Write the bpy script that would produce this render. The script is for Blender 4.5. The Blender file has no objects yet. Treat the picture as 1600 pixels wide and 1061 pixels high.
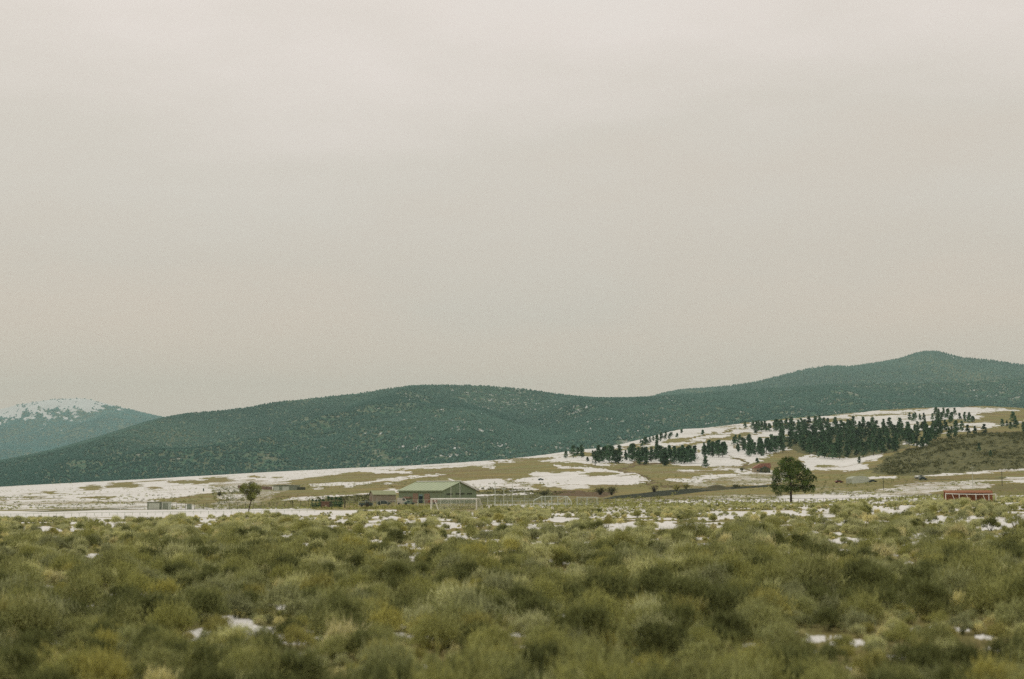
import bpy, bmesh, math, random
import numpy as np
from mathutils import Vector, Matrix
random.seed(7); RNG = np.random.default_rng(7)
R = math.radians
SC = bpy.context.scene
COL = SC.collection

# ------------------------------------------------------------------ camera
F, CX, CY, HOR, CAMZ = 2222.0, 800.0, 530.5, 770.0, 3.3     # photo pixels, metres
PITCH = math.atan((HOR - CY) / F)
cam = bpy.data.cameras.new('camera'); cam_o = bpy.data.objects.new('camera', cam); COL.objects.link(cam_o)
cam.sensor_width = 36.0; cam.lens = 50.0; cam.clip_start = 0.1; cam.clip_end = 80000
cam_o.location = (0, 0, CAMZ); cam_o.rotation_euler = (R(90) + PITCH, 0, 0)
cam.dof.use_dof = True; cam.dof.focus_distance = 420.0; cam.dof.aperture_fstop = 0.75   # wide open, focused on the far field
SC.camera = cam_o
SC.render.resolution_x, SC.render.resolution_y = 1024, 679

# ------------------------------------------------------------------ sky, sun, exposure
SUN_EL, SUN_AZ = R(48), R(-35)          # azimuth from the viewing direction, negative = left
w = bpy.data.worlds.new('World'); SC.world = w; w.use_nodes = True
nt = w.node_tree; N = nt.nodes; L = nt.links; N.clear()
def nd(tree, typ, **kw):
    n = tree.nodes.new(typ)
    for k, v in kw.items(): setattr(n, k, v)
    return n
wo = nd(nt, 'ShaderNodeOutputWorld'); bg = nd(nt, 'ShaderNodeBackground'); bg2 = nd(nt, 'ShaderNodeBackground')
add = nd(nt, 'ShaderNodeAddShader')
sky = nd(nt, 'ShaderNodeTexSky', sky_type='NISHITA', sun_disc=False, sun_elevation=SUN_EL, sun_rotation=SUN_AZ)
sky.air_density = 1.0; sky.dust_density = 3.0
bg2.inputs['Strength'].default_value = 0.004                 # what little of the clear sky comes through the overcast
L.new(sky.outputs[0], bg2.inputs['Color'])
tc = nd(nt, 'ShaderNodeTexCoord'); sep = nd(nt, 'ShaderNodeSeparateXYZ'); L.new(tc.outputs['Generated'], sep.inputs[0])
cn = nd(nt, 'ShaderNodeTexNoise'); cn.inputs['Scale'].default_value = 3.4; cn.inputs['Detail'].default_value = 5; cn.inputs['Roughness'].default_value = .55
mp = nd(nt, 'ShaderNodeMapping'); mp.inputs['Scale'].default_value = (1, 1, 3.2); L.new(tc.outputs['Generated'], mp.inputs[0]); L.new(mp.outputs[0], cn.inputs['Vector'])
ma = nd(nt, 'ShaderNodeMath', operation='MULTIPLY_ADD'); L.new(cn.outputs[0], ma.inputs[0]); ma.inputs[1].default_value = .27; L.new(sep.outputs[2], ma.inputs[2])
ms = nd(nt, 'ShaderNodeMath', operation='SUBTRACT'); L.new(ma.outputs[0], ms.inputs[0]); ms.inputs[1].default_value = .135
rp = nd(nt, 'ShaderNodeValToRGB'); L.new(ms.outputs[0], rp.inputs[0])
def s2l(r, g, b):
    f = lambda c: (c/255/12.92) if c/255 <= .04045 else ((c/255+.055)/1.055)**2.4
    return (f(r), f(g), f(b), 1)
cr = rp.color_ramp; cr.elements[0].position = 0.0; cr.elements[0].color = s2l(229, 205, 186)
cr.elements[1].position = 1.0; cr.elements[1].color = s2l(246, 242, 236)
for p, c in ((.09, s2l(225, 206, 190)), (.17, s2l(218, 205, 192)), (.24, s2l(220, 210, 199)), (.33, s2l(234, 223, 215)), (.5, s2l(238, 233, 227))):
    e = cr.elements.new(p); e.color = c
L.new(rp.outputs[0], bg.inputs['Color']); bg.inputs['Strength'].default_value = 1.0
L.new(bg.outputs[0], add.inputs[0]); L.new(bg2.outputs[0], add.inputs[1]); L.new(add.outputs[0], wo.inputs['Surface'])
sun = bpy.data.lights.new('sun', 'SUN'); sun.energy = 1.0; sun.angle = R(11); sun.color = (1, .96, .88)
sun_o = bpy.data.objects.new('sun', sun); COL.objects.link(sun_o)
sd = Vector((math.sin(SUN_AZ)*math.cos(SUN_EL), math.cos(SUN_AZ)*math.cos(SUN_EL), math.sin(SUN_EL)))
sun_o.rotation_euler = sd.to_track_quat('Z', 'Y').to_euler(); sun_o.location = (0, 0, 60)
SC.view_settings.view_transform = 'Standard'; SC.view_settings.look = 'None'; SC.view_settings.gamma = 1; SC.view_settings.exposure = 0.0
SC.cycles.max_bounces = 5; SC.cycles.diffuse_bounces = 2; SC.cycles.transparent_max_bounces = 16; SC.cycles.volume_bounces = 0
SC.cycles.use_denoising = False

# ------------------------------------------------------------------ helpers
def fwd_up(v):
    yc = (CY - v) / F
    return math.cos(PITCH) - yc*math.sin(PITCH), math.sin(PITCH) + yc*math.cos(PITCH)
def slope_of(v):                        # height per metre of depth for a photo row
    v = np.asarray(v, float); yc = (CY - v)/F
    return (math.sin(PITCH) + yc*math.cos(PITCH)) / (math.cos(PITCH) - yc*math.sin(PITCH))
def tan_of(u, v=740.0):
    yc = (CY - v)/F
    return (np.asarray(u, float) - CX)/F / (math.cos(PITCH) - yc*math.sin(PITCH))
def project(x, y, z):
    zz = z - CAMZ; y = np.maximum(y, 1e-3)
    d = y*math.cos(PITCH) + zz*math.sin(PITCH); d = np.where(d < .01, .01, d); up = -y*math.sin(PITCH) + zz*math.cos(PITCH)
    return CX + F*x/d, CY - F*up/d

def _h(ix, iy, s):
    h = (ix.astype(np.int64)*374761393 + iy.astype(np.int64)*668265263 + s*1274126177) & 0xffffffff
    h = ((h ^ (h >> 13))*1274126177) & 0xffffffff
    return ((h ^ (h >> 16)) & 0xffffff)/float(0xffffff)
def vn(x, y, s=0):
    x = np.asarray(x, float); y = np.asarray(y, float)
    ix = np.floor(x); iy = np.floor(y); fx = x-ix; fy = y-iy; ix = ix.astype(np.int64); iy = iy.astype(np.int64)
    fx = fx*fx*(3-2*fx); fy = fy*fy*(3-2*fy)
    a = _h(ix, iy, s); b = _h(ix+1, iy, s); c = _h(ix, iy+1, s); d = _h(ix+1, iy+1, s)
    return a*(1-fx)*(1-fy) + b*fx*(1-fy) + c*(1-fx)*fy + d*fx*fy
def fbm(x, y, s=0, o=4, g=.5):
    t = 0; a = 1; n = 0
    for i in range(o): t = t + a*vn(x*2**i + 17.3*i, y*2**i - 9.1*i, s+i*7); n += a; a *= g
    return t/n
def sstep(a, b, x):
    t = np.clip((x-a)/(b-a), 0, 1); return t*t*(3-2*t)

def np_mesh(name, V, P, n, mat=None, attrs=None, smooth=False, parent=None, colors=None, link=True):
    """V (k,3); P (m,n) polygons all with n corners"""
    me = bpy.data.meshes.new(name); V = np.ascontiguousarray(V, np.float32); P = np.ascontiguousarray(P, np.int32)
    me.vertices.add(len(V)); me.vertices.foreach_set('co', V.ravel())
    me.loops.add(P.size); me.loops.foreach_set('vertex_index', P.ravel())
    me.polygons.add(len(P)); me.polygons.foreach_set('loop_start', np.arange(0, P.size, n, dtype=np.int32))
    if smooth: me.polygons.foreach_set('use_smooth', np.ones(len(P), bool))
    me.update(calc_edges=True)
    for k, a in (attrs or {}).items():
        at_ = me.attributes.new(k, 'FLOAT', 'POINT'); at_.data.foreach_set('value', np.ascontiguousarray(a, np.float32).ravel())
    for k, a in (colors or {}).items():
        at_ = me.attributes.new(k, 'FLOAT_COLOR', 'POINT'); at_.data.foreach_set('color', np.ascontiguousarray(a, np.float32).ravel())
    if mat:
        for m_ in (mat if isinstance(mat, list) else [mat]): me.materials.append(m_)
    o = bpy.data.objects.new(name, me)
    if link: COL.objects.link(o)
    if parent: o.parent = parent
    return o

def tag(o, label=None, cat=None, group=None, kind=None):
    if label: o['label'] = label
    if cat: o['category'] = cat
    if group: o['group'] = group
    if kind: o['kind'] = kind
    return o
def empty(name, loc=(0, 0, 0), rz=0, label=None, cat=None, group=None):
    o = bpy.data.objects.new(name, None); COL.objects.link(o); o.location = loc; o.rotation_euler = (0, 0, rz)
    o.empty_display_size = .2
    return tag(o, label, cat, group)
def copy_tree(o, loc=None, rz=None, sc=None, label=None, group=None, parent=None):
    c = o.copy(); COL.objects.link(c)
    if parent: c.parent = parent
    if loc is not None: c.location = loc
    if rz is not None: c.rotation_euler = (0, 0, rz)
    if sc is not None: c.scale = sc if isinstance(sc, tuple) else (sc,)*3
    if label: c['label'] = label
    if group: c['group'] = group
    for ch in list(o.children):
        copy_tree(ch, parent=c)
    return c

class MB:
    def __init__(s): s.bm = bmesh.new()
    def box(s, x0, x1, y0, y1, z0, z1):
        v = [s.bm.verts.new(p) for p in ((x0,y0,z0),(x1,y0,z0),(x1,y1,z0),(x0,y1,z0),(x0,y0,z1),(x1,y0,z1),(x1,y1,z1),(x0,y1,z1))]
        for f in ((3,2,1,0),(4,5,6,7),(0,1,5,4),(1,2,6,5),(2,3,7,6),(3,0,4,7)): s.bm.faces.new([v[i] for i in f])
        return s
    def prism(s, poly, axis, a, b):     # poly in the two other axes, extruded along axis from a to b
        def P(p, t):
            return {'x': (t, p[0], p[1]), 'y': (p[0], t, p[1]), 'z': (p[0], p[1], t)}[axis]
        A = [s.bm.verts.new(P(p, a)) for p in poly]; B = [s.bm.verts.new(P(p, b)) for p in poly]; n = len(poly)
        s.bm.faces.new(A); s.bm.faces.new(B[::-1])
        for i in range(n): s.bm.faces.new([A[i], B[i], B[(i+1) % n], A[(i+1) % n]])
        return s
    def tube(s, pts, r0, r1=None, n=6, cap=True):
        r1 = r0 if r1 is None else r1; pts = [Vector(p) for p in pts]; rings = []
        for i, p in enumerate(pts):
            d = (pts[min(i+1, len(pts)-1)] - pts[max(i-1, 0)]).normalized()
            a = d.cross(Vector((0, 0, 1))) if abs(d.z) < .9 else d.cross(Vector((1, 0, 0)))
            a.normalize(); b = d.cross(a); r = r0 + (r1-r0)*i/(len(pts)-1)
            rings.append([s.bm.verts.new(p + (a*math.cos(t) + b*math.sin(t))*r) for t in [2*math.pi*k/n for k in range(n)]])
        for A, B in zip(rings, rings[1:]):
            for k in range(n): s.bm.faces.new([A[k], A[(k+1) % n], B[(k+1) % n], B[k]])
        if cap: s.bm.faces.new(rings[0][::-1]); s.bm.faces.new(rings[-1])
        return s
    def quad(s, *p):
        s.bm.faces.new([s.bm.verts.new(q) for q in p]); return s
    def build(s, name, mat, parent=None, bevel=0, label=None):
        if bevel: bmesh.ops.bevel(s.bm, geom=list(s.bm.edges), offset=bevel, segments=1, affect='EDGES')
        bmesh.ops.recalc_face_normals(s.bm, faces=list(s.bm.faces))
        me = bpy.data.meshes.new(name); s.bm.to_mesh(me); s.bm.free(); me.materials.append(mat)
        o = bpy.data.objects.new(name, me); COL.objects.link(o)
        if parent: o.parent = parent
        if label: o['label'] = label
        return o

# ------------------------------------------------------------------ materials
def new_mat(name):
    m = bpy.data.materials.new(name); m.use_nodes = True; t = m.node_tree
    b = t.nodes['Principled BSDF']; b.inputs['Specular IOR Level'].default_value = .2; return m, t, b
def mixc(t, fac, a, b, blend='MIX'):
    n = nd(t, 'ShaderNodeMix', data_type='RGBA', blend_type=blend)
    for s, v in ((n.inputs[0], fac), (n.inputs[6], a), (n.inputs[7], b)):
        if hasattr(v, 'links'): t.links.new(v, s)
        else: s.default_value = v
    return n.outputs[2]
def math_(t, op, a, b=0., c=0., clamp=False):
    n = nd(t, 'ShaderNodeMath', operation=op, use_clamp=clamp)
    for s, v in zip(n.inputs, (a, b, c)):
        if hasattr(v, 'links'): t.links.new(v, s)
        else: s.default_value = v
    return n.outputs[0]
def noise(t, scale, detail=4, rough=.55, coord='Object', vscale=None, dist=0):
    tcn = nd(t, 'ShaderNodeTexCoord'); n = nd(t, 'ShaderNodeTexNoise')
    n.inputs['Scale'].default_value = scale; n.inputs['Detail'].default_value = detail; n.inputs['Roughness'].default_value = rough; n.inputs['Distortion'].default_value = dist
    if vscale:
        m = nd(t, 'ShaderNodeMapping'); m.inputs['Scale'].default_value = vscale; t.links.new(tcn.outputs[coord], m.inputs[0]); t.links.new(m.outputs[0], n.inputs['Vector'])
    else: t.links.new(tcn.outputs[coord], n.inputs['Vector'])
    return n.outputs[0]
def ramp(t, fac, lo, hi):
    n = nd(t, 'ShaderNodeMapRange', interpolation_type='SMOOTHSTEP'); t.links.new(fac, n.inputs[0]); n.inputs[1].default_value = lo; n.inputs[2].default_value = hi
    return n.outputs[0]
def attr(t, name, out='Fac'):
    n = nd(t, 'ShaderNodeAttribute', attribute_name=name); return n.outputs[out]
def simple(name, c1, c2=None, scale=3, rough=.8, metal=0, vscale=None):
    m, t, b = new_mat(name); b.inputs['Roughness'].default_value = rough; b.inputs['Metallic'].default_value = metal
    c2 = c2 or tuple(x*.72 for x in c1)
    f = ramp(t, noise(t, scale, 5, .6, vscale=vscale), .35, .68)
    t.links.new(mixc(t, f, (*c1, 1), (*c2, 1)), b.inputs['Base Color']); return m

M = {}
def leaf_mat(name, a, b_, c, var=.35, rough=.85):
    """leaf / needle material: per-face tone attribute, per-plant random"""
    m, t, b = new_mat(name); b.inputs['Roughness'].default_value = rough; b.inputs['Specular IOR Level'].default_value = .1
    tone = attr(t, 'tone'); oi = nd(t, 'ShaderNodeObjectInfo').outputs['Random']
    base = mixc(t, tone, (*a, 1), (*b_, 1))
    base = mixc(t, ramp(t, oi, .35, 1.0), base, (*c, 1))
    k = math_(t, 'MULTIPLY_ADD', oi, var, 1-var/2)
    k2 = math_(t, 'MULTIPLY_ADD', tone, .7, .65)
    kk = math_(t, 'MULTIPLY', k, k2)
    comb = nd(t, 'ShaderNodeCombineXYZ')
    for i in range(3): t.links.new(kk, comb.inputs[i])
    t.links.new(mixc(t, 1.0, base, comb.outputs[0], 'MULTIPLY'), b.inputs['Base Color'])
    return m
M['sage'] = leaf_mat('sage_leaf', (.18, .19, .062), (.44, .455, .185), (.30, .305, .10))
M['sage_grey'] = leaf_mat('sage_grey_leaf', (.19, .205, .09), (.46, .48, .25), (.32, .335, .145))
M['rabbit'] = leaf_mat('yellow_brush_leaf', (.24, .225, .065), (.50, .48, .165), (.38, .36, .105))
M['straw'] = leaf_mat('straw_tuft', (.50, .46, .20), (.78, .73, .40), (.64, .59, .27))
M['palesage'] = leaf_mat('pale_sage_leaf', (.38, .39, .17), (.66, .67, .36), (.52, .52, .24))
M['darkbrush'] = leaf_mat('dark_brush_leaf', (.085, .10, .034), (.225, .245, .09), (.15, .165, .058))
M['pine'] = leaf_mat('pine_needles', (.045, .098, .056), (.105, .185, .092), (.07, .138, .068), .6)
M['lonepine'] = leaf_mat('lone_pine_needles', (.050, .085, .02), (.14, .19, .05), (.08, .12, .03), .1)
M['elm'] = leaf_mat('pale_tree_leaves', (.13, .15, .045), (.26, .28, .09), (.18, .2, .06), .1)
M['bark'] = simple('bark', (.075, .055, .038), (.035, .028, .02), 6)
M['scrub'] = leaf_mat('hill_scrub', (.065, .08, .035), (.17, .17, .07), (.12, .12, .05), .3)
M['deadwood'] = simple('dead_wood', (.10, .085, .055), (.05, .045, .03), 5)
M['dkgreen'] = simple('dark_wall', (.07, .08, .05), None, 2)

# forest material (merged trees on the mountains): per-tree tone
def forest_mat(name, a, b_, c):
    m, t, b = new_mat(name); b.inputs['Roughness'].default_value = 1; b.inputs['Specular IOR Level'].default_value = .05
    tone = attr(t, 'tone')
    col = mixc(t, ramp(t, tone, 0, .8), (*a, 1), (*b_, 1)); col = mixc(t, ramp(t, tone, .93, 1.0), col, (*c, 1))
    t.links.new(col, b.inputs['Base Color']); return m
M['forest'] = forest_mat('mountain_forest', (.028, .082, .062), (.075, .150, .112), (.17, .20, .12))
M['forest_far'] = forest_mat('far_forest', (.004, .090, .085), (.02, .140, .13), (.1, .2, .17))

def mountain_mat(name, snowline=False):
    m, t, b = new_mat(name); b.inputs['Roughness'].default_value = 1; b.inputs['Specular IOR Level'].default_value = .05
    n1 = noise(t, .02, 6, .65); n2 = noise(t, .003, 4, .5)
    col = mixc(t, ramp(t, n1, .4, .62), (.05, .12, .075, 1), (.13, .15, .09, 1))
    s = attr(t, 'snow'); f = ramp(t, math_(t, 'ADD', s, math_(t, 'MULTIPLY_ADD', n1, 1.1, -.55)), .42, .6)
    col = mixc(t, f, col, (.62, .62, .60, 1))
    t.links.new(col, b.inputs['Base Color']); return m
M['mountain'] = mountain_mat('mountain_ground')

# ground
m, t, b = new_mat('plain_ground'); M['ground'] = m
b.inputs['Roughness'].default_value = .95; b.inputs['Specular IOR Level'].default_value = .08
nf = noise(t, 2.6, 8, .62); nm = noise(t, .35, 7, .6); nb = noise(t, .03, 6, .6); nvb = noise(t, .006, 4, .55)
mix_ = nd(t, 'ShaderNodeAttribute', attribute_name='mix'); sp = nd(t, 'ShaderNodeSeparateColor'); t.links.new(mix_.outputs['Color'], sp.inputs[0])
grass = mixc(t, ramp(t, nm, .36, .66), (.22, .20, .075, 1), (.15, .155, .05, 1))
grass = mixc(t, ramp(t, nb, .42, .68), grass, (.26, .20, .07, 1))
grass = mixc(t, ramp(t, noise(t, .012, 6, .65, vscale=(1, 2.2, 1)), .45, .62), grass, (.185, .14, .06, 1))
grass = mixc(t, ramp(t, noise(t, .045, 5, .65), .52, .72), grass, (.13, .14, .05, 1))
grass = mixc(t, ramp(t, nf, .5, .8), grass, (.33, .31, .14, 1))
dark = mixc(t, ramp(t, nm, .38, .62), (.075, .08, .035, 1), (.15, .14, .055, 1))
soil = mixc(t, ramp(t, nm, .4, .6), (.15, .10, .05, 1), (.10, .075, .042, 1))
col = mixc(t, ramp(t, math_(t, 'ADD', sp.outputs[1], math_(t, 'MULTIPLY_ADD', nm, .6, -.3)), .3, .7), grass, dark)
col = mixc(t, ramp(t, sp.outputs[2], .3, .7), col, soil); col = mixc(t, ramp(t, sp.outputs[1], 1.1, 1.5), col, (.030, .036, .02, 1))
sadd = math_(t, 'ADD', math_(t, 'MULTIPLY_ADD', nm, 1.2, -.6), math_(t, 'MULTIPLY_ADD', nf, .9, -.45))
sf = ramp(t, math_(t, 'ADD', sp.outputs[0], sadd), .42, .58)
snowc = mixc(t, ramp(t, nb, .3, .7), (.68, .655, .61, 1), (.60, .58, .535, 1))
col = mixc(t, sf, col, snowc)
t.links.new(col, b.inputs['Base Color'])
bp = nd(t, 'ShaderNodeBump'); bp.inputs['Strength'].default_value = .5; bp.inputs['Distance'].default_value = .12; t.links.new(nf, bp.inputs['Height']); t.links.new(bp.outputs[0], b.inputs['Normal'])
m, t, b = new_mat('netting'); M['net'] = m
b.inputs['Base Color'].default_value = (.7, .7, .62, 1); b.inputs['Alpha'].default_value = .12
m, t, b = new_mat('chain_link'); M['chain'] = m
b.inputs['Base Color'].default_value = (.25, .3, .25, 1); b.inputs['Alpha'].default_value = .10

# ------------------------------------------------------------------ terrain profile
PROF = {
 -400: [(200,815),(260,806),(450,799),(700,792),(1000,784),(1500,778)],
 0:    [(200,812),(260,803),(450,797),(700,786),(1000,774),(1500,760)],
 200:  [(200,810),(260,802),(450,797),(650,785),(1000,765),(1500,749.5)],
 400:  [(200,807),(260,801),(450,796),(600,785),(900,765),(1500,738)],
 520:  [(200,806),(260,799),(450,793),(600,781),(900,762),(1500,731.5)],
 640:  [(200,803),(260,796),(500,787),(650,777),(900,757),(1500,727)],
 720:  [(200,801),(260,794.5),(500,787),(650,777),(900,754),(1500,722)],
 820:  [(200,800.5),(260,794),(500,786),(650,776),(900,752),(1600,713)],
 900:  [(200,801.5),(260,794),(480,786),(620,775),(900,749),(1700,702)],
 980:  [(200,800),(260,793),(450,785),(600,774),(900,748),(1200,730),(1900,690)],
 1060: [(200,798),(260,792),(450,785),(600,773),(900,748),(1200,729),(2000,669)],
 1160: [(200,796),(260,790),(450,785),(600,772),(900,747),(1200,728),(2200,660)],
 1240: [(200,794.5),(260,789),(450,785),(600,771),(900,747),(1170,729),(2300,652)],
 1320: [(200,793),(260,788),(450,783),(600,770),(900,748),(1150,730),(1500,705),(2400,645)],
 1380: [(200,792),(260,787),(450,779),(600,767),(880,744),(1180,712),(2450,640)],
 1440: [(200,788.5),(260,784),(450,775),(600,764),(860,741),(1180,698),(2500,637)],
 1500: [(200,787.5),(260,782),(450,773),(600,761),(850,738),(1130,685),(1300,679),(2500,636)],
 1540: [(200,787),(260,781),(450,772),(600,760),(850,737),(1100,682),(1300,677),(2500,633)],
 1600: [(200,787),(260,781),(450,770),(600,758),(850,736),(1100,682),(1300,676),(2500,637)],
 2000: [(200,785),(260,778),(450,764),(600,752),(850,730),(1100,682),(1300,676),(2500,640)],
}
UK = sorted(PROF); YS = np.geomspace(200, 2500, 240)
NT_ = 640; UG = np.linspace(-400, 2000, NT_); TG = tan_of(UG)
YT = np.concatenate([np.linspace(0, 190, 40), YS, np.geomspace(2560, 45000, 50)])
zt = np.zeros((NT_, len(YT)))
prof_rows = []; crestY = []
for u in UK:
    p = PROF[u]; ly = np.log([a for a, _ in p]); pv = np.array([b for _, b in p])
    rows = np.interp(np.log(YS), ly, pv); prof_rows.append(CAMZ + slope_of(rows)*YS); crestY.append(p[-1][0])
prof_rows = np.array(prof_rows)
Zc = np.array([np.interp(UG, UK, prof_rows[:, j]) for j in range(len(YS))]).T
cY = np.interp(UG, UK, crestY)
for i in range(NT_):                     # past the crest the ground falls away
    zcr = np.interp(cY[i], YS, Zc[i])
    after = YS > cY[i]
    Zc[i, after] = zcr - (YS[after]-cY[i])*.028
    zt[i, 40:40+len(YS)] = Zc[i]
    zt[i, :40] = Zc[i, 0]*YT[:40]/200
    zend = Zc[i, -1]
    zt[i, 40+len(YS):] = np.maximum(zend - (YT[40+len(YS):]-2500)*.03, -20)
k = np.exp(-np.linspace(-2, 2, 13)**2); k /= k.sum()
for j in range(zt.shape[1]): zt[:, j] = np.convolve(np.pad(zt[:, j], 6, 'edge'), k, 'valid')
k = np.exp(-np.linspace(-2, 2, 7)**2); k /= k.sum()
sm = zt.copy()
for i in range(NT_): sm[i] = np.convolve(np.pad(zt[i], 3, 'edge'), k, 'valid')
zt[:, 34:260] = sm[:, 34:260]
LY = np.log(np.maximum(YT, 1) + 30)
def ground_z(x, y):
    x = np.atleast_1d(np.asarray(x, float)); y = np.atleast_1d(np.asarray(y, float))
    Rr = np.hypot(x, y); a = np.clip(np.arctan2(x, y), math.atan(TG[0]), math.atan(TG[-1]))
    Y = Rr*np.cos(a); tt = np.tan(a)
    fi = np.interp(tt, TG, np.arange(NT_)); fj = np.interp(Y, YT, np.arange(len(YT)))
    i0 = np.minimum(fi.astype(int), NT_-2); j0 = np.minimum(fj.astype(int), len(YT)-2); di = fi-i0; dj = fj-j0
    z = zt[i0, j0]*(1-di)*(1-dj) + zt[i0+1, j0]*di*(1-dj) + zt[i0, j0+1]*(1-di)*dj + zt[i0+1, j0+1]*di*dj
    amp = np.interp(Y, [0, 8, 60, 220, 600, 1500, 3000], [0, .10, .12, .06, .25, .55, 4])
    sc = np.interp(Y, [0, 60, 300, 1500], [.45, .3, .08, .03])
    z = z + amp*(fbm(x*.35, y*.35, 3, 3)-.5)*np.interp(Y, [0, 220, 400], [1, 1, .3]) + amp*(fbm(x*.02, y*.02, 5, 3)-.5)*1.2*np.interp(Y, [0, 100, 500, 3000], [0, .2, 1, 1.2])
    # low mounds and the cut bank beside the barn's field
    return z
def at(u, v, ymin=205.):                 # first point of the ground seen at a photo pixel
    s = float(slope_of(v)); yc = (CY-v)/F; tt = (u-CX)/F/(math.cos(PITCH)-yc*math.sin(PITCH))
    Y = np.geomspace(ymin, 3200, 2400); z = ground_z(tt*Y, Y)
    hit = np.nonzero(z >= CAMZ + s*Y)[0]
    Yh = Y[hit[0]] if len(hit) else None
    if Yh is None:                      # nearest miss
        Yh = Y[np.argmax(z - (CAMZ + s*Y))]
    return Vector((tt*Yh, Yh, float(ground_z(tt*Yh, Yh)[0])))
def ongrd(u, Y):                         # ground point in a photo column at a depth
    x = float(tan_of(u, 790))*Y; return Vector((x, Y, float(ground_z(x, Y)[0])))
def ppm(p): return F/p[1]                # photo pixels per metre at a point

# ------------------------------------------------------------------ ground sheet
aE = math.atan(TG[0]); aW = math.atan(TG[-1])
ang = np.concatenate([np.linspace(-math.pi, -R(32), 26)[:-1], np.linspace(-R(32), -R(21.5), 40)[:-1], np.linspace(-R(21.5), R(21.5), 1000), np.linspace(R(21.5), R(32), 40)[1:], np.linspace(R(32), math.pi, 26)[1:]])
rad = np.concatenate([[.6, 3, 6, 9], np.geomspace(12, 2620, 740), np.geomspace(2750, 45000, 40)])
A_, R_ = np.meshgrid(ang, rad, indexing='ij')
X = R_*np.sin(A_); Y = R_*np.cos(A_); Z = ground_z(X.ravel(), Y.ravel()).reshape(X.shape)

def near_snow(x, y, z=None):
    """snow left between the bushes of the plain, 0..1"""
    Yd = np.hypot(x, y); n = fbm(x*.16, y*.11, 21, 4, .55)
    thr = np.interp(Yd, [12, 40, 80, 130, 170, 215], [.765, .74, .68, .61, .56, .52]) - np.clip(x/np.maximum(y, 1)/.36, -1, 1)*np.interp(Yd, [30, 120, 200], [.0, .03, .055])
    s = sstep(thr-.025, thr+.03, n)
    return s
# places in the plain where the photograph shows a larger opening with snow: (u, v, half width, half depth in photo px)
OPEN = [(655,1046,34,9),(430,950,34,7),(385,1024,0,0),(870,897,30,5),(150,869,26,5),(205,890,0,0),(100,870,26,4),(915,941,26,5),(1275,1001,36,8),(1340,1006,26,8),(1502,985,46,5),(1548,999,12,5),
        (1450,838,30,10),(1480,815,44,9),(1545,822,40,8),(1600,812,40,9),(1340,845,60,5),(1080,824,70,5),(1000,820,60,5),(850,824,40,5),(1415,880,20,4),(1375,868,40,5),(1040,870,40,3),(1230,862,20,4),(1260,873,26,4),
        (180,821,24,8),(60,828,46,5),(130,827,30,6),(490,812,30,6),(540,814,20,4),(650,815,36,5),(700,822,30,6),(760,820,26,4),(580,822,20,5),(720,842,26,4),(330,855,14,4),(410,850,12,3),(250,846,12,4),
        (75,918,22,3),(1300,860,30,5),(920,902,16,4),(1000,930,12,4),(1330,950,12,3),(1225,946,16,4),(1310,998,10,4),(1405,1030,30,6),(1170,1010,24,4),(1280,815,50,6),(1160,806,60,5),(980,806,50,4),(1385,800,40,6),(210,806,60,3),(30,806,40,3),(90,806,40,3),(330,806,50,3),(545,800,18,5),(465,804,30,4)]
_ro = np.random.default_rng(77)
OPEN = [(a, b_, w_*(.85 if b_ < 850 else .62), h_*(.75 if b_ < 850 else .62)) for a, b_, w_, h_ in OPEN if w_]
for _ in range(90):
    v_ = 812 + 245*_ro.random()**1.1; u_ = _ro.uniform(0, 1600)
    if _ro.random() < .3 + .5*u_/1600: OPEN.append((u_, v_, _ro.uniform(5, 11)*(.8+(v_-812)/600), _ro.uniform(1.5, 2.3)*(.8+(v_-812)/380)))
for _ in range(230):
    v_ = 792 + 62*_ro.random()**1.3; u_ = _ro.uniform(0, 1600)
    if v_ > np.interp(u_, [0, 800, 1600], [808, 800, 790]) and _ro.random() < .35 + .6*u_/1600: OPEN.append((u_, v_, _ro.uniform(7, 22), _ro.uniform(1.2, 2.6)))
def open_mask(u, v):
    m_ = np.zeros_like(u); wob = (fbm(u*.09, v*.3, 19, 4, .65)-.5)*3.4
    for (a, b_, w_, h_) in OPEN:
        if w_ == 0: continue
        q = ((u-a)/w_)**2 + ((v-b_)/h_)**2 + wob
        m_ = np.maximum(m_, 1-sstep(.6, 1.5, q))
    return m_

U_, V_ = project(X, Y, Z)
# ragged edges: shift where each patch is looked up by noise that lives on the ground
n1 = fbm(X*.045, Y*.012, 31, 5, .6)-.5; n2 = fbm(X*.045, Y*.012, 41, 5, .6)-.5
n3 = fbm(X*.16, Y*.05, 35, 4, .6)-.5; n4 = fbm(X*.16, Y*.05, 45, 4, .6)-.5
Uw = U_ + n1*44 + n3*22; Vw = V_ + n2*7.0 + n4*4.5
infr = (Y > 195) & (V_ < 830) & (U_ > -500) & (U_ < 2100)
def inpoly(poly, u, v):
    c = np.zeros(u.shape, bool); n = len(poly); j = n-1
    for i in range(n):
        xi, yi = poly[i]; xj, yj = poly[j]
        if yi != yj:
            cond = ((yi > v) != (yj > v)) & (u < (xj-xi)*(v-yi)/(yj-yi) + xi); c ^= cond
        j = i
    return c
def nearline(pts, hw, u, v):
    best = np.full(u.shape, 1e9)
    for (x0, y0), (x1, y1) in zip(pts, pts[1:]):
        dx, dy = x1-x0, y1-y0; tt = np.clip(((u-x0)*dx + (v-y0)*dy)/(dx*dx+dy*dy), 0, 1)
        best = np.minimum(best, np.hypot((u-(x0+tt*dx))*.5, v-(y0+tt*dy)))
    return 1-sstep(hw*.6, hw*1.4, best)
sel = infr; su, sv, uu, vv = Uw[sel], Vw[sel], U_[sel], V_[sel]
sn = np.full(su.shape, .16); dk = np.zeros(su.shape); so = np.zeros(su.shape)
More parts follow.
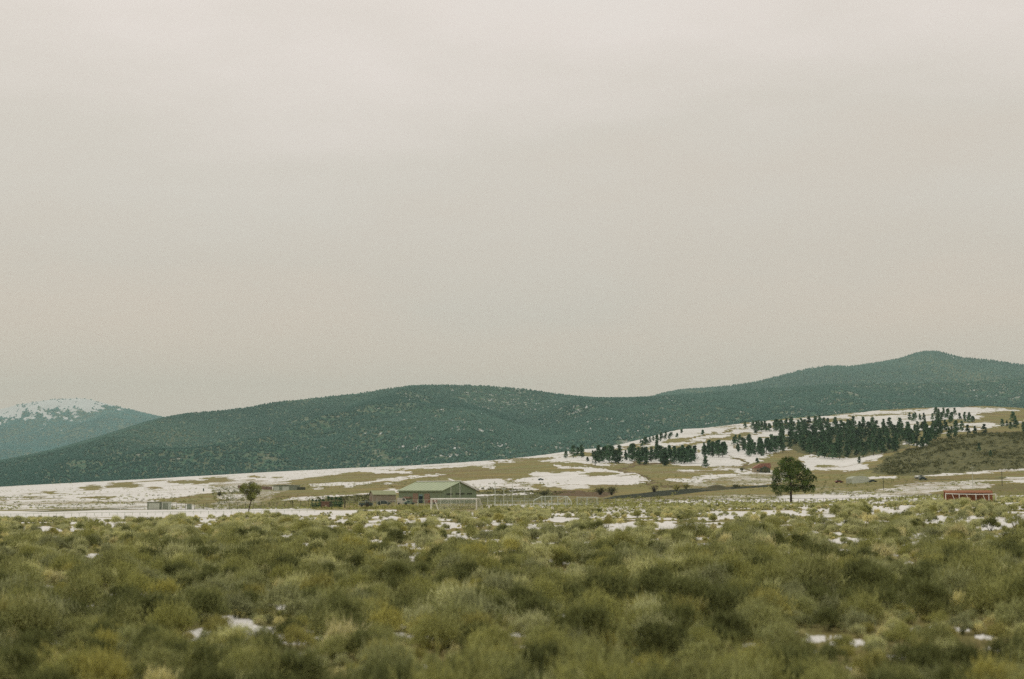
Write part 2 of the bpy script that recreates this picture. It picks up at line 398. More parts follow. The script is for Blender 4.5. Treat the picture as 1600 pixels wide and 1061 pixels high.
def P(arr, poly, val, ragged=True):
    a, b_ = (su, sv) if ragged else (uu, vv); arr[inpoly(poly, a, b_)] = val
def Ln(arr, pts, hw, val, ragged=True):
    a, b_ = (su, sv) if ragged else (uu, vv); f = nearline(pts, hw, a, b_); arr[:] = arr*(1-f) + val*f
def El(arr, u0, u1, v0, v1, val):
    q = ((su-(u0+u1)/2)/((u1-u0)/2))**2 + ((sv-(v0+v1)/2)/((v1-v0)/2))**2; arr[q < 1] = val
# --- left snow slope
P(sn, [(-500,700),(-500,815),(500,812),(480,800),(300,797),(190,792),(215,784),(330,775),(345,764),(372,757),(430,752),(470,747),(540,740),(590,735),(640,733),(700,729),(772,727),(755,723),(790,718),(860,714),(900,700),(640,700)], .97)
for e in ((118,170,759,766),(163,222,754,762),(120,180,775,780),(250,330,750,756),(315,362,747,756),(232,257,761,766),(20,55,787,791),(60,105,783,787),(-20,8,776,781),(-20,14,783,788),(70,88,768,771),(370,400,749,751),(385,410,744,747),(415,440,745,747),(95,110,770,772),(35,70,775,778),(160,180,776,780)): El(sn, *e, .12)
P(sn, [(205,783),(240,779),(290,775),(330,770),(350,768),(352,785),(335,786),(300,778),(250,783)], .2)
P(sn, [(320,756),(395,750),(430,752),(470,760),(470,800),(350,800),(335,785)], .47)
Ln(sn, [(-100,805),(0,802.5),(100,798),(170,795.5),(235,793)], 1.1, .0, False); Ln(dk, [(-100,805),(0,802.5),(100,798),(170,795.5),(235,793)], 1.2, 1, False)
P(sn, [(-500,786),(-100,786),(100,782),(230,782),(330,790),(480,789),(480,796),(-500,799)], .62)
P(sn, [(-500,798.5),(-500,830),(620,820),(620,796.5),(400,796.5),(200,797.5),(60,800)], .95, False)
P(sn, [(470,784),(560,784),(560,793),(470,793)], .3)
P(dk, [(328,763),(395,762),(395,786),(340,788)], .45)
# --- grass of the middle
P(sn, [(418,783),(440,769),(472,762),(600,760),(800,766),(800,793),(418,793)], .1)
Ln(sn, [(500,758),(560,755),(612,749.5),(640,745),(678,742)], 1.5, .95); El(sn, 528,550,757,760,.9); El(sn, 486,514,762,764,.8); El(sn, 596,612,754,757,.7); El(sn,604,625,751,752.5,.8)
Ln(sn, [(450,779),(500,778),(540,774),(580,771),(618,766)], 2.0, .9)
P(dk, [(490,780),(545,776),(612,770),(612,786),(500,789)], .8); P(dk, [(740,766),(800,764),(880,770),(870,780),(740,790)], .8)
El(sn, 684,692,741,743,.9); Ln(sn, [(702,748.5),(716,753.5)], .9, .9, False); El(sn, 756,772,729,733,.9); El(sn,560,640,735,739,.85); El(sn,640,700,728,731.5,.9)
P(sn, [(722,752),(760,748),(800,746),(806,752),(840,752),(806,758),(770,763),(735,764)], .72); P(sn, [(790,760),(830,756),(846,762),(860,765),(800,766)], .55)
Ln(sn, [(735,772),(760,773),(790,772),(835,771)], 1.0, .85)
P(sn, [(690,727),(720,722),(790,719),(800,722),(770,728),(735,726)], .9)
# --- snow fields right of the barn
P(sn, [(800,714),(900,701),(1040,674),(1170,660),(1330,644),(1440,637),(1560,634),(1560,668),(1400,690),(1240,720),(1060,728),(940,728),(900,722),(860,722),(830,716)], .93)
Ln(sn, [(890,713),(940,707),(990,699),(1020,693)], 1.8, .1); Ln(sn, [(1040,669),(1090,664),(1170,659),(1260,651),(1330,644)], 2.0, .22)
P(sn, [(1040,700),(1090,690),(1160,676),(1190,676),(1150,684),(1080,697),(1050,704)], .05); P(sn, [(1040,690),(1062,683),(1140,671),(1165,668),(1150,673),(1080,686),(1040,694)], .1)
P(sn, [(1080,683),(1040,687),(1060,680),(1100,676),(1150,670),(1120,677)], .95)
P(sn, [(1370,642),(1400,635),(1450,636),(1445,641),(1400,641)], .05)
P(sn, [(770,722),(800,722),(870,726),(905,731),(870,740),(820,741),(770,744)], .12); El(sn, 780,870,715,720,.3)
P(sn, [(868,727),(885,727),(935,731),(985,737),(1006,754),(985,757),(940,758),(900,756),(865,760),(850,756),(812,752),(820,742),(845,737),(880,738),(905,736)], .98)
El(sn, 903,972,736,742,.1); El(sn, 850,908,731,737,.12); El(sn, 960,985,742,746,.45); El(sn, 880,935,757,764,.55)
P(sn, [(940,724),(1020,722),(1062,727),(1060,733),(1100,733),(1100,757),(1008,757),(985,738)], .18)
P(sn, [(1060,727),(1066,720),(1110,719),(1142,714),(1158,721),(1157,728),(1110,729)], .98)
P(sn, [(1095,728),(1165,730),(1210,736),(1210,742),(1160,747),(1100,754),(1052,754),(1035,749),(1080,746),(1120,741),(1060,739),(1055,735),(1100,733)], .88)
El(sn, 1085,1150,736,740,.15); El(sn, 1030,1100,737,742,.42); El(sn,1075,1130,731,735,.2)
P(sn, [(1160,740),(1240,735),(1260,742),(1340,745),(1340,752),(1200,757),(1100,762),(1060,758)], .5)
P(sn, [(1180,716),(1210,708),(1255,700),(1262,716),(1240,728),(1200,722)], .15); P(sn, [(1165,713),(1185,708),(1175,722),(1168,726)], .9)
P(sn, [(1255,716),(1330,712),(1385,707),(1385,716),(1350,725),(1365,733),(1320,736),(1262,733)], .92); El(sn, 1275,1305,726,730,.1)
P(sn, [(1235,740),(1320,737),(1400,742),(1400,762),(1230,765)], .22)
P(sn, [(1345,746),(1405,744),(1400,748),(1350,749)], .85)
# --- scrub hill, right
P(dk, [(1216,690),(1240,682),(1300,668),(1412,668),(1428,680),(1428,694),(1400,706),(1345,716),(1300,716),(1250,708)], .8); P(sn, [(1216,690),(1240,682),(1300,668),(1412,668),(1428,680),(1428,694),(1400,706),(1345,716),(1300,716),(1250,708)], .25)
hill = [(1360,736),(1375,726),(1392,713),(1430,697),(1470,687),(1500,681),(1540,676),(1600,675),(2100,670),(2100,735),(1600,733),(1500,738),(1400,744)]
P(sn, hill, .06); P(dk, hill, .72)
El(sn, 1415,1432,684,696,.9); El(sn, 1445,1462,679,684,.9); El(sn, 1425,1448,693,697,.8); El(sn,1447,1455,696,699,.9); El(sn, 1340,1352,715,722,.8)
P(sn, [(1532,640),(1600,641),(1600,660),(1560,662),(1530,655)], .08); Ln(sn, [(1528,642),(1560,640.5),(1585,641.5)], 2.2, .95); Ln(sn, [(1545,668),(1565,666),(1595,659)], 2.2, .95); P(sn, [(1505,632),(1620,632),(1620,638),(1530,637)], .1)
P(sn, [(1540,668),(1600,664),(1700,664),(1700,676),(1540,677)], .12)
# --- fields under the hill
Ln(sn, [(1430,743),(1500,740),(1560,736),(1620,733)], 1.4, .85); Ln(sn, [(1420,749),(1480,748),(1540,748),(1600,746)], 1.0, .1); Ln(dk, [(1430,750.5),(1500,748.5),(1620,745.5)], .9, 1)
Ln(sn, [(1490,756),(1540,752),(1590,747),(1700,743)], 2.2, .85); P(sn, [(1570,746),(1700,742),(1700,753),(1580,755)], .85)
P(sn, [(1430,752),(1500,754),(1560,757),(1545,764),(1480,766),(1440,778),(1330,784),(1200,787),(1040,790),(1050,782),(1200,777),(1330,768),(1400,762)], .52)
P(sn, [(1555,757),(1700,752),(1700,772),(1600,774),(1552,776)], .05); P(dk, [(1555,757),(1700,752),(1700,772),(1600,774),(1552,776)], .5)
P(sn, [(1030,786),(1200,778),(1340,773),(1470,775),(1560,776),(1700,773),(1700,800),(1030,805)], .68)
P(sn, [(1010,765),(1100,764),(1200,766),(1330,764),(1330,770),(1200,776),(1040,783),(960,788),(960,780)], .3)
P(sn, [(760,789),(960,785),(1040,788),(1040,812),(760,812)], .6)
Ln(dk, [(1000,784),(1080,783),(1200,776.5),(1330,771),(1400,767)], .8, .8)
# dark cut bank
bank = [(940,780),(960,775),(1000,771),(1030,767),(1070,764),(1120,762),(1215,757),(1240,758),(1215,760),(1150,764),(1100,768),(1060,773),(1000,778)]
P(dk, bank, 2.0, False); P(sn, bank, -.4, False)
P(so, [(860,768),(900,766),(960,768),(940,776),(880,778)], .8); P(sn, [(860,766),(900,764),(1020,758),(1010,766),(960,770),(940,778),(880,778)], 0)
P(so, [(1020,760),(1060,758),(1080,760),(1040,764)], .6)
# tracks
for pts in ([(1000,700),(985,722),(973,731),(988,740),(1004,750),(1016,758)], [(1040,722),(1000,727),(980,731)], [(1140,714),(1158,719),(1166,728),(1164,736)]):
    Ln(sn, pts, 1.8, -.3); Ln(so, pts, 1.3, .9)
for pl_ in ([(1100,692),(1180,680)], [(1175,668),(1240,662),(1330,655)], [(1200,684),(1236,678)], [(980,704),(1030,699)], [(1060,712),(1100,704)], [(1330,650),(1420,646)], [(1440,662),(1530,668)], [(1150,700),(1180,696)], [(900,709),(960,704)]): Ln(sn, pl_, 1.3, .2)
rw = (uu > 1400) & (vv < 690) & (vv > 655); sn[rw] -= 1.2*sstep(.5, .62, fbm(X[sel][rw]*.02, Y[sel][rw]*.008, 99, 3))
strk = fbm(X[sel]*.035, Y[sel]*.016, 91, 5, .62)-.5; strk2 = fbm(X[sel]*.012 + Y[sel]*.004, Y[sel]*.02, 95, 4, .55)-.5
sn = np.where(sn > .6, np.minimum(sn, .92) + strk*.95 + np.minimum(strk2+.06, 0)*2.2, sn + strk*.7)
rw = (uu > 980) & (vv < 722); sn[rw] -= .10
snow = np.zeros_like(X); darkm = np.zeros_like(X); soilm = np.zeros_like(X)
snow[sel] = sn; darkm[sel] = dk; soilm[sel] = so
nearm = (R_ < 235)
ns = near_snow(X, Y); om = np.where((Y > 10), open_mask(U_, V_), 0)
nsv = np.maximum(ns*.95, om*1.05) + .02
bl = sstep(185, 232, Y)*(U_ > -500)*(U_ < 2100)
snow = np.where(nearm, nsv*(1-bl) + snow*bl, snow)
oth = (~nearm) & (~sel); snow[oth] = sstep(.42, .6, fbm(X[oth]*.01, Y[oth]*.01, 9, 4))*.9
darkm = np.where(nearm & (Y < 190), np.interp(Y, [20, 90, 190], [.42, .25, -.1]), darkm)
# snow lies a few centimetres thick
Z = Z + np.clip(snow, 0, 1)*np.where(R_ < 235, .05, 0)
na, nr = X.shape
idx = np.arange(na*nr).reshape(na, nr)
quads = np.stack([idx[:-1, :-1], idx[1:, :-1], idx[1:, 1:], idx[:-1, 1:]], -1).reshape(-1, 4)[:, ::-1]
colr = np.stack([snow, darkm, soilm, np.ones_like(snow)], -1).reshape(-1, 4)
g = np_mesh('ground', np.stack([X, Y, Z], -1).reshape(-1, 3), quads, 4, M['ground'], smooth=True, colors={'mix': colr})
tag(g, kind='structure', label='open sagebrush plain and rising slope with old snow and dry grass')

# ------------------------------------------------------------------ mountains
def mountain(name, sil, Yb, Yr, zb, label, spur, seed, snowf=None, treeh=8, cols=520, rows=150, shape=1.15):
    us = np.linspace(sil[0][0], sil[-1][0], cols); vs = np.interp(us, [a for a, _ in sil], [b_ for _, b_ in sil])
    k_ = np.exp(-np.linspace(-2, 2, 15)**2); k_ /= k_.sum(); vs = np.convolve(np.pad(vs, 7, 'edge'), k_, 'valid')
    tt = tan_of(us, 640); yr = Yr*(1 + .05*(fbm(us*.006, us*0, seed, 3)-.5))
    zr = CAMZ + slope_of(vs)*yr - treeh
    s = np.concatenate([np.linspace(0, 1, rows), 1 + np.linspace(.02, .7, 26)])
    S, T = np.meshgrid(s, tt); YR = np.repeat(yr[:, None], len(s), 1); ZR = np.repeat(zr[:, None], len(s), 1)
    Yv = Yb + (YR-Yb)*S; Xv = T*Yv
    f = np.where(S <= 1, np.clip(S, 0, 1)**shape, 1 - (S-1)*1.2)
    Zv = zb + (ZR-zb)*f
    env = np.clip(4*S*(1-S), 0, 1)*np.where(S <= 1, 1, 0)
    rid = 1 - np.abs(2*fbm(Xv*.0011, Yv*.00035, seed+3, 4)-1)*2
    Zv = Zv + env*spur*(rid-.4) + env*spur*.25*(fbm(Xv*.004, Yv*.003, seed+9, 3)-.5)
    lim = CAMZ + (ZR-CAMZ)/YR*Yv*np.where(S < 1, .90+.10*S, 1)      # no spur stands above the crest
    Zv = np.where((S < .995), np.minimum(Zv, lim), Zv)
    Zv[:, 0] = zb-30
    snw = snowf(Xv, Yv, Zv, S, us[:, None] + 0*S) if snowf else .28 + 0*S
    id_ = np.arange(cols*len(s)).reshape(cols, len(s))
    q = np.stack([id_[:-1, :-1], id_[1:, :-1], id_[1:, 1:], id_[:-1, 1:]], -1).reshape(-1, 4)
    o = np_mesh(name, np.stack([Xv, Yv, Zv], -1).reshape(-1, 3), q, 4, M['mountain'], attrs={'snow': snw.ravel()}, smooth=True)
    tag(o, kind='structure', label=label)
    return dict(X=Xv, Y=Yv, Z=Zv, S=S, snow=snw, cols=cols, ns=len(s))
def forest(name, mt, n, h0, h1, r0, mat, seed, smax=1.03, bare=.985, smin=0., tiers=2, avoid=None, label=''):
    rg = np.random.default_rng(seed); c = rg.random(n)*(mt['cols']-1.001); s_max = np.searchsorted(mt['S'][0], smax)
    s_min = np.searchsorted(mt['S'][0], smin); r = s_min + (rg.random(n))*(s_max-s_min-1)
    i = c.astype(int); j = r.astype(int); a = c-i; b_ = r-j
    def bl_(A): return A[i, j]*(1-a)*(1-b_) + A[i+1, j]*a*(1-b_) + A[i, j+1]*(1-a)*b_ + A[i+1, j+1]*a*b_
    x, y, z, sw = bl_(mt['X']), bl_(mt['Y']), bl_(mt['Z']), bl_(mt['snow'])
    clear = fbm(x*.006, y*.004, seed+1, 4, .6); keep = rg.random(n) > np.clip((clear-.64)*6, 0, .7)
    keep &= rg.random(n) > np.clip((sw-.42)*4, 0, bare)
    x, y, z, clear = x[keep], y[keep], z[keep], clear[keep]; n = len(x)
    h = h0 + (h1-h0)*rg.random(n)**1.3; rr = r0*(.7+.6*rg.random(n))*h/h1
    tone = rg.random(n)*.6 + .12 + (fbm(x*.0016, y*.0008, seed+5, 4)-.5)*1.7
    sides = 5; th = rg.random(n)[:, None]*6.28 + np.arange(sides)*2*np.pi/sides
    lv = [(.06, 1.0), (.5, .72)] if tiers == 2 else [(.04, 1.0)]
    Vs = []
    for zz, q in lv:
        jit = q*(.75+.5*rg.random((n, sides)))
        Vs.append(np.stack([x[:, None]+np.cos(th)*rr[:, None]*jit, y[:, None]+np.sin(th)*rr[:, None]*jit, (z+h*zz)[:, None]+0*th], -1))
    top = np.stack([x+rr*.15*rg.standard_normal(n), y, z+h], -1)[:, None, :]
    Vv = np.concatenate(Vs+[top], 1); nv = Vv.shape[1]
    F_ = []
    for k_ in range(sides):
        k2 = (k_+1) % sides
        if tiers == 2: F_ += [(k_, k2, sides+k2), (k_, sides+k2, sides+k_), (sides+k_, sides+k2, 2*sides)]
        else: F_ += [(k_, k2, sides)]
    F_ = np.array(F_); Ft = (np.arange(n)[:, None, None]*nv + F_[None]).reshape(-1, 3)
    o = np_mesh(name, Vv.reshape(-1, 3), Ft, 3, mat, attrs={'tone': np.repeat(np.clip(tone, 0, 1), nv)})
    return tag(o, label, 'forest', kind='stuff')

silA = [(-420,792),(-200,752),(0,719),(50,709),(100,697),(150,683),(200,667),(230,657),(258,650.5),(300,643),(345,640),(380,636),(400,632),(430,626),(500,619),(560,613),(600,606),(640,601),(690,599.5),(760,600.5),(830,607),(880,615),(930,620),(980,620),(1060,615),(1120,610),(1200,605),(1300,599),(1400,596),(1480,596),(1520,594),(1600,588),(1800,570),(2050,600)]
mA = mountain('forested_ridge', silA, 3300, 6000, 0, 'long forested ridge behind the snowy slope', 130, 50, treeh=6.5,
              snowf=lambda X, Y, Z, S, u: .31 + .05*sstep(450, 700, u) + .10*(fbm(X*.003, Y*.002, 77, 3)-.5))
forest('pine_forest', mA, 170000, 4.5, 7.5, 4.4, M['forest'], 61, label='dense pine forest covering the long ridge')
silB = [(900,640),(1000,625),(1030,614),(1060,608),(1120,604),(1180,596),(1240,580),(1275,572),(1300,570),(1330,571.5),(1360,567),(1400,561),(1425,554),(1440,548),(1460,546.5),(1480,549),(1500,557),(1530,559),(1560,562),(1600,569),(1700,575),(1850,560),(2050,600)]
mB = mountain('peaked_mountain', silB, 6300, 9500, 250, 'higher forested mountain with a pointed summit at right', 150, 90, treeh=9, cols=320,
              snowf=lambda X, Y, Z, S, u: .27 + .5*np.exp(-((u-1490)/26)**2 - ((S-.93)/.05)**2) + .1*(fbm(X*.002, Y*.002, 78, 3)-.5))
forest('mountain_forest', mB, 60000, 9, 14, 6.0, M['forest'], 62, smin=.35, tiers=1, label='dark forest on the pointed mountain')
silC = [(-420,690),(-250,668),(-150,655),(-60,645),(0,639),(30,631),(60,626),(90,622.5),(130,621),(150,626),(180,633),(210,641),(240,648),(262,653),(350,668),(500,690)]
def snowC(X, Y, Z, S, u):
    low = np.interp(u, [-400, 0, 40, 80, 110, 140, 160, 200, 250], [.6, .74, .76, .80, .76, .84, .90, .97, 1.05])
    j = (fbm(X*.006+Z*.004, Z*.006, 88, 4, .6)-.5)
    st = fbm(X*.012+Z*.020, Z*.006 - X*.004, 89, 5, .7)-.5
    return sstep(-.05, .08, S+.03-low + j*.22 + st*.85*np.clip((1-S)*5, .15, 1))*(.45+.55*fbm(X*.02, Z*.03, 92, 3))*(.5+.5*sstep(.36, .46, fbm(X*.014 + Z*.03, Z*.008, 93, 4, .6)+.8*(S-.85))) + .2
mC = mountain('snowy_mountain', silC, 12000, 16000, 250, 'distant mountain with snow on its bald top at far left', 160, 120, snowf=snowC, treeh=6, cols=300)
forest('distant_forest', mC, 42000, 10, 15, 13, M['forest_far'], 63, smin=0., bare=.95, tiers=1, label='distant forest below the bald snowy top')

# ------------------------------------------------------------------ plants: leaf soups
def leaves(cent, dirs, ln, wd, rg):
    """one narrow triangle pair per leaf"""
    n = len(cent); side = np.cross(dirs, rg.standard_normal((n, 3))); side /= np.linalg.norm(side, axis=1)[:, None] + 1e-9
    ln = ln*(.6+.8*rg.random(n))[:, None]; wd = wd*(.6+.8*rg.random(n))[:, None]
    a = cent; b_ = cent + dirs*ln*.5 + side*wd; c = cent + dirs*ln; d = cent + dirs*ln*.5 - side*wd
    return np.stack([a, b_, c, d], 1).reshape(-1, 3)
def bush_mesh(name, seed, mats, n=2600, Rb=.45, H=.55, leaf=.055, width=.011, yel=0.):
    rg = np.random.default_rng(seed); nl = 20 + int(rg.random()*8)
    th = rg.random(nl)*6.283; el = rg.random(nl)**.7; rr = Rb*(.35+.5*rg.random(nl))
    rr = rr*(1.25-.35*el); cx = np.cos(th)*rr*(1.05-.55*el); cy = np.sin(th)*rr*(1.05-.55*el); cz = H*(.20+.62*el*(.8+.35*rg.random(nl)))
    lr = Rb*(.17+.30*rg.random(nl)**1.3); ltone = rg.random(nl)
    k_ = rg.integers(0, nl, n); d = rg.standard_normal((n, 3)); d /= np.linalg.norm(d, axis=1)[:, None]
    d[:, 2] = np.where(d[:, 2] < -.3, -d[:, 2], d[:, 2])
    shell = (.45+.65*rg.random(n)**.6)[:, None]
    c = np.stack([cx[k_], cy[k_], cz[k_]], 1) + d*lr[k_][:, None]*shell*np.array([1, 1, .85])
    dr = d*.55 + np.array([0, 0, .75]) + rg.standard_normal((n, 3))*.3; dr /= np.linalg.norm(dr, axis=1)[:, None]
    c[:, 2] = np.maximum(c[:, 2], .03)
    # spikes standing above the crown
    ns_ = n//5; k2 = rg.integers(0, nl, ns_); top = np.stack([cx[k2], cy[k2], cz[k2]+lr[k2]*.7], 1) + rg.standard_normal((ns_, 3))*lr[k2][:, None]*np.array([.6, .6, .3])
    c = np.concatenate([c, top]); dr = np.concatenate([dr, np.array([0, 0, 1.])+rg.standard_normal((ns_, 3))*.34])
    ln = np.concatenate([np.full(n, leaf), np.full(ns_, leaf*2.5)])[:, None]; wdv = np.concatenate([np.full(n, width), np.full(ns_, width*.5)])[:, None]
    side = np.cross(dr, rg.standard_normal(dr.shape)); side /= np.linalg.norm(side, axis=1)[:, None]+1e-9
    jl = (.6+.8*rg.random(len(c)))[:, None]
    Vv = np.stack([c, c+dr*ln*jl*.5+side*wdv, c+dr*ln*jl, c+dr*ln*jl*.5-side*wdv], 1).reshape(-1, 3)
    tone = np.clip(np.concatenate([ltone[k_]*.6 + rg.random(n)*.5, .35+.5*rg.random(ns_)]), 0, 1)
    Fq = np.arange(len(c)*4).reshape(-1, 4); tones = np.repeat(tone, 4)
    # stems
    st = []; sf_ = []
    for q in range(14):
        a_ = rg.random()*6.28; e = np.array([np.cos(a_)*Rb*.5, np.sin(a_)*Rb*.5, H*.6]); p0 = np.array([np.cos(a_)*.04, np.sin(a_)*.04, -.06]); s_ = np.array([-np.sin(a_), np.cos(a_), 0])*.012
        b0 = len(Vv)+len(st); st += [p0-s_, p0+s_, e+s_*.4, e-s_*.4]; sf_.append((b0, b0+1, b0+2, b0+3))
    Vv = np.concatenate([Vv, np.array(st)]); Fq = np.concatenate([Fq, np.array(sf_)]); tones = np.concatenate([tones, np.zeros(len(st))])
    o = np_mesh(name, Vv, Fq, 4, mats, attrs={'tone': tones}, link=False)
    me = o.data; bpy.data.objects.remove(o); return me

BUSH = []
kinds = [('sage', 'sagebrush', .50, .66), ('sage', 'sagebrush', .42, .56), ('sage_grey', 'grey_sagebrush', .46, .62), ('sage_grey', 'grey_sagebrush', .38, .50),
         ('rabbit', 'yellow_rabbitbrush', .48, .68), ('rabbit', 'yellow_rabbitbrush', .36, .52), ('darkbrush', 'dark_sagebrush', .52, .62), ('sage', 'sagebrush', .58, .80),
         ('straw', 'straw_tuft', .34, .42), ('palesage', 'pale_sagebrush', .46, .56), ('palesage', 'pale_sagebrush', .40, .48)]
for i, (mk, nm_, rb, hh) in enumerate(kinds):
    BUSH.append((bush_mesh(nm_, 100+i, M[mk], n=2900, Rb=rb*1.15, H=hh), nm_))
LBL = {'sagebrush': ('olive sagebrush bush in the thick brush nearest the camera', 'olive sagebrush bushes nearest the camera'),
       'grey_sagebrush': ('silvery grey-green sagebrush bush in the thick brush nearest the camera', 'grey-green sagebrush bushes nearest the camera'),
       'yellow_rabbitbrush': ('yellowish rabbitbrush bush in the thick brush nearest the camera', 'yellowish rabbitbrush bushes nearest the camera'),
       'dark_sagebrush': ('dark green sagebrush bush in the thick brush nearest the camera', 'dark sagebrush bushes nearest the camera')}
ZN = {'sagebrush': 'olive sagebrush bush', 'grey_sagebrush': 'silvery grey-green sagebrush bush', 'yellow_rabbitbrush': 'yellowish rabbitbrush bush', 'dark_sagebrush': 'dark green sagebrush bush', 'straw_tuft': 'straw-coloured grass tuft', 'pale_sagebrush': 'pale green sagebrush bush'}
LBL = None
# positions: jittered grid over the plain
pts = []
stp = .90
gx = np.arange(-124, 124, stp); gy = np.arange(9, 240, stp*.95)
GX, GY = np.meshgrid(gx, gy); GX = GX.ravel() + RNG.uniform(-.5, .5, GX.size)*stp; GY = GY.ravel() + RNG.uniform(-.5, .5, GY.size)*stp
ok = (np.abs(GX) < GY*.46+14); GX, GY = GX[ok], GY[ok]
GZ = ground_z(GX, GY); gu, gv = project(GX, GY, GZ)
sn_ = near_snow(GX, GY); op_ = open_mask(gu, gv + 6)
# a bush just in front of an opening would hide it
scl = np.clip(RNG.normal(1.0, .30, len(GX)), .45, 1.75)*(.72+.56*fbm(GX*.15, GY*.15, 18, 2))*np.interp(GY, [20, 90, 150, 230], [.88, .88, .76, .66])
tpv = gv - scl*.62*F/GY; hwp = scl*.5*F/GY; drop = np.zeros(len(GX), bool)
for (a_, b_, w_, h_) in OPEN:
    if w_ == 0: continue
    drop |= (gv > b_-h_) & (tpv < b_+h_*.4) & (np.abs(gu-a_) < w_*.9+hwp*.35) & (gv < b_+h_+95)
drop &= RNG.random(len(GX)) < .88
edge = np.interp(gu, [0, 300, 600, 668, 680, 765, 780, 800, 1100, 1600], [190, 195, 202, 202, 196, 196, 202, 206, 222, 232]) + (fbm(GX*.12, GY*.12, 15, 2)-.5)*16
dens = fbm(GX*.09, GY*.07, 12, 3)
pk = RNG.random(len(GX)) > np.clip(sn_*.93 + np.clip(op_*1.6, 0, .985) + np.interp(GY, [20, 60, 130, 205], [.03, .03, .10, .24]) + (.5-dens)*.3, 0, .99)
pk &= GY < edge; pk &= ~drop; scl = scl[pk]
GX, GY, GZ, gu, gv, sn_, op_ = GX[pk], GY[pk], GZ[pk], gu[pk], gv[pk], sn_[pk], op_[pk]
n = len(GX)
typn = fbm(GX*.11, GY*.08, 66, 3, .6) + RNG.normal(0, .09, n)
kidx = np.where(typn < .42, RNG.choice([2, 3, 6, 0], n), np.where(typn < .54, RNG.choice([0, 1, 7, 2, 6], n), RNG.choice([4, 5, 0, 7, 3], n)))
pst = np.interp(GY, [18, 40, 80, 130, 200], [.04, .12, .36, .72, .95])*np.interp(typn, [.35, .6], [.75, 1.15])
kidx = np.where(RNG.random(n) < np.interp(GY, [18, 45, 90], [.34, .20, .03]), 6, kidx)
kidx = np.where(RNG.random(n) < pst, RNG.choice([8, 9, 10, 9], n), kidx)
rot = RNG.random(n)*6.283
inview = (gu > -40) & (gu < 1640) & (gv - scl*.6*F/GY < 1075)
order = np.argsort(np.where(inview, GY, 1e9))
near_i = order[:296]; rest = np.setdiff1d(np.arange(n), near_i)
print('bushes', n, 'near limit', GY[near_i].max(), 'in view', inview.sum())
for i in near_i:
    me, nm_ = BUSH[kidx[i]]
    o = bpy.data.objects.new(nm_, me); COL.objects.link(o); o.location = (GX[i], GY[i], GZ[i]+.0)
    o.rotation_euler = (0, 0, rot[i]); o.scale = (scl[i]*1.05, scl[i]*1.05, scl[i])
    cu, cvb = float(gu[i]), float(gv[i]); big = 'large' if scl[i] > 1.12 else 'small' if scl[i] < .72 else 'middling'
    hz_ = ('far left' if cu < 320 else 'left' if cu < 640 else 'centre' if cu < 960 else 'right' if cu < 1280 else 'far right')
    vz_ = 'cut by the bottom edge' if cvb > 1040 else 'just above the bottom edge' if cvb > 985 else 'in the brush'
    lb_ = '%s %s %s, %s of the frame' % (big, ZN[nm_], vz_, hz_)
    tag(o, lb_, 'bush', ZN[nm_] + ' plants: ' + big + ', ' + vz_ + ', ' + hz_)
# the rest of the brush: one object, instances of the bushes above on points
def scatter(name, label, px, py, pz, ids, scs, rots, protos):
    me = bpy.data.meshes.new(name); k_ = len(px); me.vertices.add(k_); me.vertices.foreach_set('co', np.stack([px, py, pz], -1).astype(np.float32).ravel())
    for nm_, tp, arr in (('pick', 'INT', ids), ('size', 'FLOAT', scs), ('turn', 'FLOAT', rots)):
        a_ = me.attributes.new(nm_, tp, 'POINT'); a_.data.foreach_set('value', np.asarray(arr, np.int32 if tp == 'INT' else np.float32))
    o = bpy.data.objects.new(name, me); COL.objects.link(o)
    gt = bpy.data.node_groups.new(name, 'GeometryNodeTree'); gt.interface.new_socket('Geometry', in_out='INPUT', socket_type='NodeSocketGeometry'); gt.interface.new_socket('Geometry', in_out='OUTPUT', socket_type='NodeSocketGeometry')
    gi = gt.nodes.new('NodeGroupInput'); go = gt.nodes.new('NodeGroupOutput'); ip = gt.nodes.new('GeometryNodeInstanceOnPoints'); jn = gt.nodes.new('GeometryNodeJoinGeometry')
    for p_ in reversed(protos):
        oi = gt.nodes.new('GeometryNodeObjectInfo'); oi.inputs['Object'].default_value = p_; oi.inputs['As Instance'].default_value = True; oi.transform_space = 'ORIGINAL'
        gt.links.new(oi.outputs['Geometry'], jn.inputs[0])
    def na_(nm_, tp):
        a_ = gt.nodes.new('GeometryNodeInputNamedAttribute'); a_.data_type = tp; a_.inputs['Name'].default_value = nm_; return a_.outputs['Attribute']
    cb = gt.nodes.new('ShaderNodeCombineXYZ'); gt.links.new(na_('turn', 'FLOAT'), cb.inputs[2])
    gt.links.new(gi.outputs[0], ip.inputs['Points']); gt.links.new(jn.outputs[0], ip.inputs['Instance']); ip.inputs['Pick Instance'].default_value = True
    gt.links.new(na_('pick', 'INT'), ip.inputs['Instance Index']); gt.links.new(cb.outputs[0], ip.inputs['Rotation']); gt.links.new(na_('size', 'FLOAT'), ip.inputs['Scale'])
    gt.links.new(ip.outputs[0], go.inputs[0])
    md = o.modifiers.new('scatter', 'NODES'); md.node_group = gt
    return tag(o, label, 'brush', kind='stuff')
tx = []; 
for (ya, yb_, de) in ((12, 45, 2.2), (45, 110, 1.0), (110, 228, .55)):
    k2_ = int((.46*(yb_**2-ya**2)+20*(yb_-ya))*de); yy_ = np.sqrt(RNG.random(k2_)*(yb_**2-ya**2)+ya**2); xx_ = (RNG.random(k2_)*2-1)*(yy_*.46+10); tx.append(np.stack([xx_, yy_]))
TX, TY = np.concatenate(tx, 1); TZ = ground_z(TX, TY); tu, tv = project(TX, TY, TZ)
